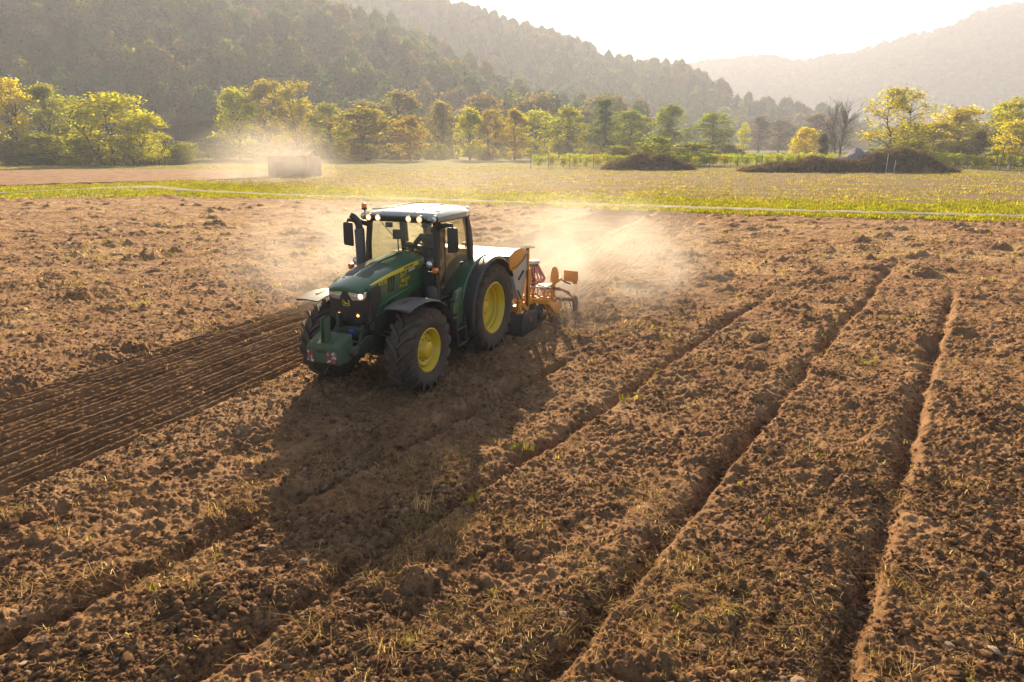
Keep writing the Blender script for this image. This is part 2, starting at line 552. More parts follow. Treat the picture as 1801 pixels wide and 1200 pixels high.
# ploughed field: one sheet whose rows get wider apart with distance
def build_field():
    k = 1.0025
    nr = int(math.log(62 / 3.0) / math.log(k))
    ys = 3.0 * k ** np.arange(nr)
    u = np.linspace(-1, 1, 760)
    Y = np.repeat(ys[:, None], len(u), 1)
    X = u[None, :] * (0.84 * Y + 0.8)
    J = 0.25
    X = X + (rng.random(X.shape) - .5) * J * (X[:, 1:2] - X[:, 0:1])
    z, quiet, patch = field_h(X, Y)
    z = z - 0.22 * sown_mask(X, Y, 0.10)
    keep = (Y < edge_y(X) + 0.3)
    v = np.stack([X, Y, z], -1).reshape(-1, 3)
    q = grid_faces(nr, len(u), keep)
    st = straw_amount(X, Y) * (1 - 0.6 * quiet)
    gr = np.clip(0.25 + 0.6 * fbm(X / 0.9, Y / 0.9, 2, 92), 0, 1) * 0.45
    v, q, st, gr = drop_loose(v, q, st.ravel(), gr.ravel())
    me = mesh_np('ploughed_field', v, q.ravel(), 4)
    put_attr(me, 'straw', st); put_attr(me, 'green', gr)
    o = link('ploughed_field', me, M_SOIL, smooth=True)
    tag(o, 'rough brown ploughed soil with long furrows', None, kind='structure')
    return o
build_field()

def sown_h(x, y, lx, ly):
    n = 0.14 * vnoise(lx / 0.5, ly / 0.12, 100) + 0.10 * vnoise(lx / 0.12, ly / 0.12, 101)
    ph = (ly + 0.012 * vnoise(lx / 1.7, ly * 0 + 2.2, 102)) * 2 * math.pi / 0.154
    z = 0.070 * (0.5 - np.abs(np.sin(ph / 2)) ** 0.8) * 1.6 * (0.85 + n)
    z = z + clods(x, y, 0.13, 104, 0.16) * 0.13 * 0.40 + clods(x, y, 0.05, 106, 0.7) * 0.05 * 0.5
    z = z + 0.012 * fbm(x / 0.07, y / 0.07, 2, 105) + 0.055 * fbm(x / 5.0, y / 5.0, 2, 41)
    return z

def build_strip(name, l0, l1, x0, x1, label):
    a = np.arange(l0, l1, 0.021)
    # along-strip spacing grows with distance from the near end
    xs = [x1]; 
    while xs[-1] > x0: xs.append(xs[-1] - (0.04 + 0.006 * max(0, 8 - xs[-1])))
    xs = np.array(xs)
    LX, LY = np.meshgrid(xs, a, indexing='ij')
    X, Y = to_world(LX, LY)
    z = sown_h(X, Y, LX, LY)
    if name == 'drilled_strip' and l1 < -1:
        z = z - 0.06 * np.exp(-((LY + 4.38) / 0.075) ** 2) - 0.03 * np.exp(-((LY + 2.75) / 0.07) ** 2)
    if l1 > -1: z = z * .55 + clods(X, Y, .3, 107, .5) * .08
    ed = np.minimum(LY - l0, l1 - LY)
    z = z + 0.02 - 0.22 * (1 - sstep(-0.02, 0.13, ed))
    keep = (Y < edge_y(X) + 0.1) & (Y > 2.5)
    q = grid_faces(len(xs), len(a), keep)
    st = np.clip(0.10 + 0.4 * fbm(X / 1.3, Y / 1.3, 2, 93), 0, .5) + .7 * straw_amount(X, Y) * sstep(5, 16, -LX); gr = np.clip(0.3 * fbm(X / .8, Y / .8, 2, 94), 0, 1)
    v, q, st, gr = drop_loose(np.stack([X, Y, z], -1).reshape(-1, 3), q, st.ravel(), gr.ravel())
    me = mesh_np(name, v, q.ravel(), 4)
    put_attr(me, 'straw', st); put_attr(me, 'green', gr)
    o = link(name, me, M_SOWN if l1 < -1 else M_SOIL, smooth=True)
    tag(o, label, kind='structure')
build_strip('drilled_strip', SOWN[0], SOWN[1], -40, 11.5, 'freshly drilled strip of fine parallel soil ridges beside the tractor')
build_strip('drilled_strip', PASS[0], PASS[1], -42, -4.0, 'freshly drilled strip running away behind the seed drill')

# ------------------------------------------------------------------ wide ground, meadow, far tilled field, track
def meadow_mat():
    t = NT('stubble and grass')
    co = t.coords()
    n1 = t.noise(co, 0.35, 5, 0.6); n2 = t.noise(co, 3.2, 5, 0.7); n3 = t.noise(co, 14, 4, 0.7)
    tan = t.ramp(t.math('ADD', t.math('MULTIPLY', n2, 0.55), t.math('MULTIPLY', n3, 0.45)), [(0.36, (0.085, 0.052, 0.026)), (0.5, (0.19, 0.13, 0.062)), (0.64, (0.31, 0.235, 0.11))])
    grn = t.ramp(t.math('ADD', t.math('MULTIPLY', n2, 0.5), t.math('MULTIPLY', n3, 0.5)), [(0.36, (0.065, 0.068, 0.014)), (0.52, (0.165, 0.16, 0.024)), (0.66, (0.26, 0.235, 0.04))])
    g = t.math('ADD', t.attr('green'), t.math('MULTIPLY', t.math('SUBTRACT', t.math('ADD', t.math('MULTIPLY', n2, 0.6), t.math('MULTIPLY', n1, 0.4)), 0.5), 1.6))
    gf = t.ramp(g, [(0.35, (0, 0, 0)), (0.65, (1, 1, 1))])
    t.col(t.mix(gf, tan, grn))
    t.set(Roughness=1.0); t.p.inputs['Specular IOR Level'].default_value = 0.1
    t.bump(t.noise(co, 9, 6, 0.75), 1.0, 0.12)
    return t.m
M_MEADOW = meadow_mat()

def build_ground():
    me = mesh_np('ground', np.array([(-900, -30, -.6), (1250, -30, -.6), (1250, 2050, -.6), (-900, 2050, -.6)], float), [0, 1, 2, 3], 4)
    put_attr(me, 'green', np.full(4, 0.45))
    tag(link('ground', me, M_MEADOW), kind='structure')

    ys = 26 * 1.0092 ** np.arange(int(math.log(430 / 26) / math.log(1.0092)))
    u = np.linspace(-1, 1, 420)
    Y = np.repeat(ys[:, None], len(u), 1); X = u[None, :] * (1.0 * Y + 20)
    dt = Y - track_y(X)
    z = 0.03 + 0.10 * fbm(X / 9, Y / 9, 2, 110) * sstep(3, 20, dt) + 0.05 * fbm(X / 1.4, Y / 1.4, 3, 111) + 0.10 * clods(X, Y, 1.3, 112, .4) * sstep(4, 14, dt) * (1 - sstep(60, 90, dt))
    z = z - 0.25 * (1 - sstep(edge_y(X) - 0.6, edge_y(X) + 0.1, Y))
    green = 0.05 + 0.95 * np.exp(-(np.clip(dt - 2, 0, None) / 8.5) ** 2)
    green = np.where(dt < 0, 0.95, green)
    rr = sstep(-5, 40, X)
    green = green + (0.26 + 0.12 * fbm(X / 14, Y / 2.2, 3, 113)) * sstep(10, 24, dt)
    green = green + 0.30 * sstep(95, 125, Y)
    keep = Y > edge_y(X) - 0.9
    q = grid_faces(len(ys), len(u), keep)
    v, q, green = drop_loose(np.stack([X, Y, z], -1).reshape(-1, 3), q, green.ravel())
    me = mesh_np('meadow', v, q.ravel(), 4); put_attr(me, 'green', green)
    tag(link('meadow', me, M_MEADOW, smooth=True), 'grass and stubble field beyond the dirt track', kind='structure')

    # brown tilled field on the left beyond the track
    xs = np.arange(-150, -31, 0.45); tt = np.linspace(0, 1, 90)
    lo = np.interp(xs, [-150, -75, -53.5, -41, -33], [58, 66, 74.5, 83.5, 88]); hi = np.interp(xs, [-150, -87, -45, -38, -31.5], [126, 119, 117, 108, 89])
    X = np.repeat(xs[:, None], 90, 1); Y = lo[:, None] + (hi - lo)[:, None] * tt[None] + 0.5 * vnoise(X / 2, X * 0 + tt[None] * 30, 114)
    z = 0.16 + 0.10 * fbm(X / 9, Y / 9, 2, 110) + 0.10 * clods(X, Y, 1.1, 115, .8) + 0.05 * fbm(X / 1.2, Y / 1.2, 3, 116)
    me = mesh_np('tilled_field', np.stack([X, Y, z], -1).reshape(-1, 3), grid_faces(len(xs), 90).ravel(), 4)
    put_attr(me, 'straw', np.full(X.size, 0.35)); put_attr(me, 'green', np.full(X.size, 0.12))
    tag(link('tilled_field', me, M_TILL, smooth=True), 'brown tilled field on the left beyond the track', kind='structure')

    # dirt track
    t = NT('pale track dirt')
    co = t.coords()
    c = t.ramp(t.math('ADD', t.math('MULTIPLY', t.noise(co, 1.1, 5), .5), t.math('MULTIPLY', t.noise(co, 9, 4, .7), .5)), [(0.35, (0.13, 0.105, 0.05)), (0.5, (0.25, 0.195, 0.12)), (0.65, (0.36, 0.29, 0.20))])
    t.col(c); t.set(Roughness=1.0); t.bump(t.noise(co, 12, 5, .7), .7, .05)
    xs = np.arange(-110, 110, 0.4); cs = np.linspace(-1, 1, 13)
    hw = 1.05 + 1.5 * np.exp(-((xs + 40) / 5) ** 2) + 0.35 * vnoise(xs / 2.1, xs * 0, 117)
    X = np.repeat(xs[:, None], 13, 1); Y = track_y(xs)[:, None] + hw[:, None] * cs[None] * (1 + 0.12 * vnoise(X / .7, X * 0 + cs[None], 118))
    z = 0.10 - 0.06 * np.exp(-((np.abs(cs[None]) - .55) / .2) ** 2) + 0.02 * fbm(X / .6, Y / .6, 2, 119) - 0.14 * (np.abs(cs[None]) > .99)
    me = mesh_np('dirt_track', np.stack([X, Y, z], -1).reshape(-1, 3), grid_faces(len(xs), 13).ravel(), 4)
    tag(link('dirt_track', me, t.m, smooth=True), 'pale dirt track crossing behind the ploughed field', kind='structure')
build_ground()
# ------------------------------------------------------------------ loose clods, straw, grass
def clod_mesh(seed, flat=0.7):
    r = np.random.default_rng(seed)
    bm = bmesh.new(); bmesh.ops.create_icosphere(bm, subdivisions=2, radius=1.0)
    me = bpy.data.meshes.new('clod'); bm.to_mesh(me); bm.free()
    v = np.zeros(len(me.vertices) * 3, np.float32); me.vertices.foreach_get('co', v); v = v.reshape(-1, 3)
    pl = r.normal(size=(9, 3)); pl /= np.linalg.norm(pl, axis=1)[:, None]
    off = 0.62 + 0.3 * r.random(9)
    d = v @ pl.T
    ex = np.clip(d - off, 0, None)
    v = v - (ex[..., None] * pl[None]).sum(1) * 0.9
    v = v * (1 + 0.34 * (r.random((len(v), 1)) - .5))
    v *= np.array([1.0, 0.7 + 0.3 * r.random(), flat * (0.7 + 0.4 * r.random())])
    me.vertices.foreach_set('co', v.astype(np.float32).ravel()); me.update()
    return me

def blades_mesh(seed, n, h, w, spread, lean=0.5, flat=False):
    """a tuft: n narrow bent strips of two quads each"""
    r = np.random.default_rng(seed)
    V = []; Fq = []
    for i in range(n):
        a = r.random() * 6.283; b = r.random() * 6.283
        base = np.array([math.cos(b), math.sin(b), 0]) * spread * math.sqrt(r.random())
        hh = h * (0.5 + 0.7 * r.random()); ln = lean * (0.2 + r.random())
        d = np.array([math.cos(a), math.sin(a), 0]); s = np.array([-math.sin(a), math.cos(a), 0]) * w * (0.6 + 0.8 * r.random())
        if flat:
            p0, p1, p2 = base - d * hh * .5, base + np.array([0, 0, .25 * hh * r.random()]), base + d * hh * .5 + np.array([0, 0, .1 * hh * r.random()])
        else:
            p0 = base; p1 = base + d * hh * ln * .35 + np.array([0, 0, hh * .6]); p2 = base + d * hh * ln + np.array([0, 0, hh * (1 - .35 * ln)])
        k = len(V)
        V += [p0 - s, p0 + s, p1 + s * .8, p1 - s * .8, p2 + s * .15, p2 - s * .15]
        Fq += [k, k + 1, k + 2, k + 3, k + 3, k + 2, k + 4, k + 5]
    return mesh_np('blades', np.array(V), Fq, 4)

def grass_mat(name, stops, trans=0.45):
    return leaf_mat(name, stops, trans)

M_CLOD = soil_mat('loose clod', 1.0, grain=1.4, vary=True)
t_ = NT('pale stone'); t_.col(t_.ramp(t_.n('ShaderNodeObjectInfo').outputs['Random'], [(0, (0.17, .105, .06)), (.7, (.22, .14, .085)), (1, (.29, .20, .13))])); t_.set(Roughness=.9); M_STONE = t_.m
M_STRAW = grass_mat('dry straw', [(0, (0.22, 0.145, 0.06)), (0.5, (0.34, 0.235, 0.105)), (1, (0.48, 0.35, 0.18))], 0.5)
M_WEED = grass_mat('green weed', [(0, (0.12, 0.11, 0.02)), (0.6, (0.20, 0.18, 0.035)), (1, (0.32, 0.25, 0.08))], 0.5)

def wedge_points(n, y0, y1, p=1.6):
    """random ground points, denser near the camera side of the field"""
    u = rng.random(n)
    y = (y0 ** (2 - p) + u * (y1 ** (2 - p) - y0 ** (2 - p))) ** (1 / (2 - p)) if abs(p - 2) > 1e-6 else y0 * (y1 / y0) ** u
    x = (rng.random(n) * 2 - 1) * (0.80 * y + .8)
    return x, y

def rand_rot(n, tilt=0.4):
    return np.stack([(rng.random(n) - .5) * 2 * tilt, (rng.random(n) - .5) * 2 * tilt, rng.random(n) * 6.283], -1)

def build_clods():
    x, y = wedge_points(230000, 3.4, 34, 2.5)
    lx, ly = to_local(x, y)
    fh, quiet = furrow_h(x, y)
    w = np.clip(0.55 + 0.9 * fbm(x / .8, y / .8, 2, 43) + 0.7 * (fh < -0.06) - 1.2 * quiet, 0.03, 1)
    sm = sown_mask(x, y)
    w = np.where(sm > 0.3, w * 0.25, w)
    k = rng.random(len(x)) < w
    x, y, sm, lx, ly = x[k], y[k], sm[k], lx[k], ly[k]
    n = len(x)
    s = 0.006 + 0.020 * rng.random(n) ** 3 + 0.050 * (rng.random(n) ** 26)
    s = s * np.where(sm > .3, .7, 1) * (1 + y / 60)
    z, _, _ = field_h(x, y)
    z = np.where(sm > 0.5, sown_h(x, y, lx, ly) + .02, z)
    k = (y < edge_y(x) - .4)
    pts = np.stack([x, y, z + s * 0.15], -1)[k]
    srcs = [source(f'clod_{i}', clod_mesh(300 + i), M_CLOD) for i in range(7)]
    srcs += [source('clod_8', clod_mesh(400, .55), M_STONE)]
    idx = np.where(rng.random(len(pts)) < .03, 7, rng.integers(0, 7, len(pts)))
    o = scatter('soil_clods', pts, rand_rot(len(pts), .6), s[k], srcs, idx)
    tag(o, 'loose clods and stones strewn over the ploughed soil', 'soil clods', kind='stuff')
build_clods()

def build_straw():
    # single straws and flat wisps
    x, y = wedge_points(36000, 3.4, 34, 1.9)
    w = np.clip(0.14 + 1.1 * (fbm(x / 0.9, y / 0.9, 3, 96)), 0.05, 1) ** 1.1
    sm = sown_mask(x, y); w = np.where(sm > .3, .05, w)
    k = rng.random(len(x)) < w; x, y = x[k], y[k]
    z, _, _ = field_h(x, y)
    srcs = [source(f'straw_{i}', blades_mesh(500 + i, 5, .15, .0026, .10, 1.0, True), M_STRAW) for i in range(4)]
    srcs += [source(f'straw_{4 + i}', blades_mesh(520 + i, 12, .065, .0024, .09, 1.6), M_STRAW) for i in range(3)]
    srcs += [source('straw_7', blades_mesh(530, 9, .07, .005, .05, 1.1), M_WEED)]
    idx = rng.choice(8, len(x), p=[.16, .16, .16, .16, .115, .115, .115, .015])
    s = 0.5 + 0.9 * rng.random(len(x))
    o = scatter('dry_straw', np.stack([x, y, z + .012], -1), rand_rot(len(x), .35), s, srcs, idx)
    tag(o, 'dry straw and weed wisps lying on the ploughed soil', 'straw', kind='stuff')
    # dry stubble film further out
    x, y = wedge_points(34000, 13, 56, 1.2)
    e = edge_y(x)
    w = np.clip(straw_amount(x, y) - .30, 0, 1) * 1.0
    sm = sown_mask(x, y); w = np.where(sm > .2, .02, w)
    k = (rng.random(len(x)) < w) & (y < e - .5); x, y = x[k], y[k]
    z, _, _ = field_h(x, y)
    srcs = [source(f'stubble_{i}', blades_mesh(540 + i, 12, .11, .005, .20, 1.7), M_STRAW) for i in range(4)]
    srcs += [source('stubble_5', blades_mesh(550, 14, .12, .010, .12, .9), M_WEED)]
    idx = rng.choice(5, len(x), p=[.235, .235, .235, .235, .06])
    o = scatter('field_stubble', np.stack([x, y, z], -1), rand_rot(len(x), .2), 0.6 + .8 * rng.random(len(x)), srcs, idx)
    tag(o, 'pale dry stubble over the far part of the ploughed field', 'stubble', kind='stuff')
    # conspicuous grass clumps near the camera, at the places where the photograph shows them
    P = [(-1.35, 7.35, 1.5, 0), (-0.75, 7.0, 1.3, 0), (-0.55, 8.0, 1.0, 1), (-3.9, 9.0, .9, 0), (-3.4, 7.6, 1.3, 0), (-3.1, 7.5, 1.0, 0), (3.9, 6.1, 1.2, 0), (4.3, 5.6, 1.2, 0), (3.4, 5.0, 1.1, 0), (-2.0, 5.4, 1.2, 0), (-1.1, 5.0, 1.0, 0), (2.2, 7.2, .9, 0), (0.1, 9.4, 1.0, 1), (4.9, 5.1, 1.2, 0), (1.9, 5.6, .9, 1),
         (5.2, 9.5, .9, 0), (6.1, 8.1, 1, 0), (2.0, 11.5, .9, 1), (-10.6, 18.5, 1.1, 1), (-12.2, 19.5, 1.3, 0), (7.6, 13.5, 1.0, 1), (6.4, 6.4, 1.0, 0), (-4.6, 6.0, 1.2, 0), (-5.4, 7.0, 1.0, 0)]
    pts = []; sc_ = []; ix = []
    for (a, b, s, g) in P:
        for j in range(3):
            pts.append((a + rng.normal() * .16 * s, b + rng.normal() * .12 * s, 0)); sc_.append(s * (0.6 + .6 * rng.random())); ix.append(2 if g and j < 4 else int(rng.integers(0, 2)))
    pts = np.array(pts); pts[:, 2] = field_h(pts[:, 0], pts[:, 1])[0] - .01
    srcs = [source('tuft_0', blades_mesh(560, 24, .20, .0028, .10, 1.4), M_STRAW), source('tuft_1', blades_mesh(561, 20, .18, .0028, .13, 1.8), M_STRAW), source('tuft_2', blades_mesh(562, 20, .16, .005, .09, 1.3), M_WEED)]
    o = scatter('grass_tufts', pts, rand_rot(len(pts), .15), np.array(sc_), srcs, ix)
    tag(o, 'straggly half dry grass clumps growing out of the ploughed soil', 'grass', kind='stuff')

def build_grass():
    M_GR = grass_mat('track side grass', [(0, (0.13, 0.14, 0.013)), (0.5, (0.24, 0.23, 0.02)), (1, (0.36, 0.31, 0.035))], .5)
    M_DRY = grass_mat('meadow dry grass', [(0, (0.24, 0.17, 0.07)), (0.6, (0.38, 0.28, 0.12)), (1, (0.30, 0.27, 0.06))], .45)
    srcs = [source(f'verge_{i}', blades_mesh(600 + i, 16, .19, .014, .26, 1.0), M_GR) for i in range(4)]
    n = 30000
    x = (rng.random(n) * 2 - 1) * 62; t = rng.random(n)
    ty = track_y(x); e = edge_y(x)
    nearside = rng.random(n) < .32
    y = np.where(nearside, e - .15 + t * (ty - 1.0 - e), ty + 1.05 + np.abs(rng.normal(size=n)) * 6.0)
    hw = 0.85 + 1.5 * np.exp(-((x + 40) / 5) ** 2)
    k = (np.abs(x) < .9 * y) & (np.abs(y - ty) > (hw - .1) * (.2 + 1.1 * rng.random(n))) & (rng.random(n) < .45 + .8 * vnoise(x / 2.2, y / 1.2, 120) + .3) & (y > e - .3)
    x, y = x[k], y[k]
    o = scatter('verge_grass', np.stack([x, y, np.full(len(x), .02)], -1), rand_rot(len(x), .1), .55 + .8 * rng.random(len(x)), srcs)
    tag(o, 'bright green grass along both sides of the dirt track', 'grass', kind='stuff')
    srcs = [source(f'meadow_{i}', blades_mesh(620 + i, 14, .22, .020, .50, 1.2), M_DRY if i < 3 else M_GR) for i in range(5)]
    n = 40000
    y = 52 + rng.random(n) ** 1.2 * 90; x = (rng.random(n) * 2 - 1) * .86 * y
    dt = y - track_y(x)
    w = (0.35 + .7 * vnoise(x / 6, y / 1.6, 121)) * sstep(3, 10, dt)
    left = (x < -33) & (y > np.interp(x, [-150, -75, -53.5, -41, -33], [58, 66, 74.5, 83.5, 88]) - .5) & (y < np.interp(x, [-150, -87, -45, -38, -31.5], [126, 119, 117, 108, 89]) + .3)
    k = (rng.random(n) < w) & ~left
    x, y = x[k], y[k]
    idx = np.where(rng.random(len(x)) < .3, rng.integers(3, 5, len(x)), rng.integers(0, 3, len(x)))
    o = scatter('meadow_grass', np.stack([x, y, np.full(len(x), .02)], -1), rand_rot(len(x), .1), .5 + .8 * rng.random(len(x)), srcs, idx)
    tag(o, 'mixed dry and green grass tufts of the field beyond the track', 'grass', kind='stuff')
build_straw()
build_grass()
# ------------------------------------------------------------------ wooded hills
RIDGE_A = [(-465, 480, 154), (-368, 500, 154), (-271, 520, 143), (-185, 545, 124), (-141, 560, 110), (-108, 560, 90), (-81, 545, 72), (-51, 500, 52), (-14, 430, 33), (10, 395, 22)]
RIDGE_B = [(-330, 920, 220), (-190, 900, 207), (-107, 880, 185), (-60, 870, 162), (-14, 860, 138), (39, 850, 126), (65, 840, 106), (126, 810, 93), (153, 800, 91), (179, 760, 73), (194, 700, 47), (199, 640, 27), (202, 600, 14)]
RIDGE_C = [(100, 1950, 185), (222, 1900, 193), (390, 1850, 196), (491, 1800, 203), (568, 1780, 215), (709, 1750, 201), (793, 1700, 213), (892, 1650, 239), (960, 1600, 253), (1002, 1560, 276), (1051, 1530, 289), (1175, 1480, 280), (1240, 1450, 272)]

def ridge_height(x, y, ridge, width, power, treeh, seed, back=0.8):
    best = np.full(x.shape, -9.0)
    P = np.array(ridge, float)
    for a, b in zip(P[:-1], P[1:]):
        d = b[:2] - a[:2]
        t = np.clip(((x - a[0]) * d[0] + (y - a[1]) * d[1]) / (d @ d), 0, 1)
        qx, qy = a[0] + t * d[0], a[1] + t * d[1]
        zz = a[2] + t * (b[2] - a[2]) - treeh
        dist = np.hypot(x - qx, y - qy)
        w = np.where(y > qy, width * back, width) * (0.35 + 0.65 * np.clip(zz / 120, 0.1, 1.2))
        k = np.clip(1 - dist / w, 0, 1)
        best = np.maximum(best, (zz + 3) * k ** power - 3)
    amp = np.clip(best / 60, 0, 1)
    return best + amp * (9 * fbm(x / 90, y / 90, 3, seed) + 4 * fbm(x / 30, y / 30, 2, seed + 5)) - amp * 5

def forest_tree(seed, h, w, nleaf, ls, sub=3):
    """one far tree for the forest mass: a lumpy crown with ragged leaf tufts standing out of it"""
    r = np.random.default_rng(seed)
    bm = bmesh.new(); bmesh.ops.create_icosphere(bm, subdivisions=sub, radius=1.0)
    bm.verts.ensure_lookup_table()
    v = np.array([tuple(x.co) for x in bm.verts]); f = np.array([[x.index for x in q.verts] for q in bm.faces]); bm.free()
    lob = r.normal(size=(14, 3)); lob[:, 2] = lob[:, 2] * .7 + .25; lob /= np.linalg.norm(lob, axis=1)[:, None]
    d = v @ lob.T
    k = (np.clip(d - .55, 0, None) / .45).max(1) ** .6
    rad = .66 + .36 * k + .05 * r.normal(size=len(v))
    P = v * rad[:, None] * np.array([w * .5, w * .5, h * .46]) + np.array([0, 0, h * .54])
    P[:, 2] = np.where(P[:, 2] < h * .3, P[:, 2] * .6 + h * .12, P[:, 2])
    tri = np.concatenate([f, f[:, 2:3]], 1)
    i = r.integers(0, len(P), nleaf)
    c = P[i] + (P[i] - np.array([0, 0, h * .5])) * (.02 + .12 * r.random((nleaf, 1)))
    Q, Fq = leaf_quads(c, ls, r)
    return P, f, Q, Fq

def forest_mesh(name, *a):
    P, f, Q, Fq = forest_tree(*a)
    me = bpy.data.meshes.new(name)
    q = (Fq.reshape(-1, 4) + len(P)).tolist()
    me.from_pydata(np.concatenate([P, Q]).tolist(), [], f.tolist() + q); me.update()
    me.polygons.foreach_set('use_smooth', np.ones(len(me.polygons), dtype=bool))
    return me

def leaf_quads(c, size, r, up=0.3):
    n = len(c)
    nn = r.normal(size=(n, 3)); nn[:, 2] += up * np.sign(nn[:, 2]); nn /= np.linalg.norm(nn, axis=1)[:, None]
    ref = np.where(np.abs(nn[:, 2:3]) < .9, np.array([[0, 0, 1.]]), np.array([[1., 0, 0]]))
    u = np.cross(nn, ref); u /= np.linalg.norm(u, axis=1)[:, None]
    v = np.cross(nn, u)
    th = r.random(n)[:, None] * 6.283
    u, v = u * np.cos(th) + v * np.sin(th), -u * np.sin(th) + v * np.cos(th)
    s = (size * (0.55 + 0.8 * r.random(n)))[:, None]
    P = np.stack([c - u * s * .6, c - v * s * .38 + nn * s * .1, c + u * s * .6, c + v * s * .38 + nn * s * .1], 1).reshape(-1, 3)
    return P, np.arange(n * 4)

M_HILL = NT('forest floor'); M_HILL.col(M_HILL.ramp(M_HILL.noise(M_HILL.coords(), 0.05, 5), [(.35, (.035, .035, .014)), (.6, (.07, .055, .024))])); M_HILL.set(Roughness=1.0); M_HILL = M_HILL.m
FOREST_TINT = [(0.0, (0.045, 0.085, 0.022)), (0.3, (0.075, 0.115, 0.028)), (0.55, (0.115, 0.135, 0.034)), (0.75, (0.15, 0.13, 0.04)), (0.9, (0.22, 0.17, 0.04)), (1.0, (0.18, 0.20, 0.045))]
M_FOREST = leaf_mat('forest leaves', FOREST_TINT, 0.45, 0.4)

def build_hills():
    srcs_near = []
    for i in range(6):
        h = [13, 16, 12, 15, 12, 17][i]; w = [9, 8, 9.5, 7, 10.5, 8][i]
        srcs_near.append(source(f'forest_tree_{i}', forest_mesh('forest_tree', 700 + i, h, w, 760, .85), M_FOREST))
    srcs_far = [source(f'far_tree_{i}', forest_mesh('far_tree', 720 + i, 11, 9 + i, 110, 1.7, 2), M_FOREST) for i in range(4)]
    spec = [('wooded_hill', RIDGE_A, (-470, 60, 235, 800), 290, 0.95, 11, 130, 5.9, srcs_near, 1.0, 6, 'dark wooded hillside rising on the left behind the trees', 'forest on the left hillside'),
            ('wooded_hill', RIDGE_B, (-420, 290, 540, 1080), 330, 0.90, 11, 140, 6.6, srcs_near, 1.0, 7, 'hazy wooded ridge sloping down to the right behind the fields', 'forest on the middle ridge'),
            ('wooded_hill', RIDGE_C, (-60, 1240, 850, 2040), 520, 0.95, 8, 150, 9.0, srcs_far, 1.0, 14, 'pale far mountain range across the valley on the right', 'forest on the far range')]
    for name, ridge, (x0, x1, y0, y1), width, power, th, seed, sp, srcs, sc_, gs, lab, flab in spec:
        xs = np.arange(x0, x1, gs); ys = np.arange(y0, y1, gs)
        X, Y = np.meshgrid(xs, ys, indexing='ij')
        z = ridge_height(X, Y, ridge, width, power, th, seed)
        q = grid_faces(len(xs), len(ys), z > -2.9)
        v, q = drop_loose(np.stack([X, Y, z], -1).reshape(-1, 3), q)
        o = link(name, mesh_np(name, v, q.ravel(), 4), M_HILL, smooth=True)
        tag(o, lab, kind='structure')
        xs = np.arange(x0, x1, sp); ys = np.arange(y0, y1, sp * .95)
        X, Y = np.meshgrid(xs, ys, indexing='ij')
        X = (X + (rng.random(X.shape) - .5) * sp * 1.1).ravel(); Y = (Y + (rng.random(Y.shape) - .5) * sp * 1.1).ravel()
        z = ridge_height(X, Y, ridge, width, power, th, seed)
        P = np.array(ridge, float); o_ = np.argsort(P[:, 0]); yr = np.interp(X, P[o_, 0], P[o_, 1])
        k = (z > -0.5) & (Y < yr + 45) & (np.abs(X) < Y * .95 + 40)
        X, Y, z = X[k], Y[k], z[k]
        n = len(X)
        # clearings and patches of one kind
        pn = fbm(X / 60, Y / 60, 3, seed + 9)
        idx = np.clip(((pn * .9 + .5) * len(srcs) + rng.normal(size=n) * 1.1).astype(int), 0, len(srcs) - 1)
        s = sc_ * (.55 + .85 * rng.random(n) ** 1.4)
        scl = np.stack([s * (.9 + .25 * rng.random(n)), s * (.9 + .25 * rng.random(n)), s], -1)
        f = scatter('forest', np.stack([X, Y, z - .8], -1), np.stack([np.zeros(n), np.zeros(n), rng.random(n) * 6.28], -1), scl, srcs, idx)
        tag(f, flab, 'forest', kind='stuff')
        print('forest', n)
build_hills()

# ------------------------------------------------------------------ trees one can tell apart
M_BARK = NT('bark'); M_BARK.col(M_BARK.ramp(M_BARK.noise(M_BARK.coords(), 6, 5, .7), [(.35, (.035, .026, .018)), (.65, (.10, .078, .055))])); M_BARK.set(Roughness=1.0); M_BARK = M_BARK.m
M_LEAF = leaf_mat('tree leaves', None, 0.62, 0.6)

def bent(a, b, r, sag=0.1, n=4):
    a, b = Vector(a), Vector(b); L = (b - a).length
    k = Vector((r.normal(), r.normal(), abs(r.normal()))) * L * sag
    return [a.lerp(b, i / n) + k * math.sin(math.pi * i / n) for i in range(n + 1)]

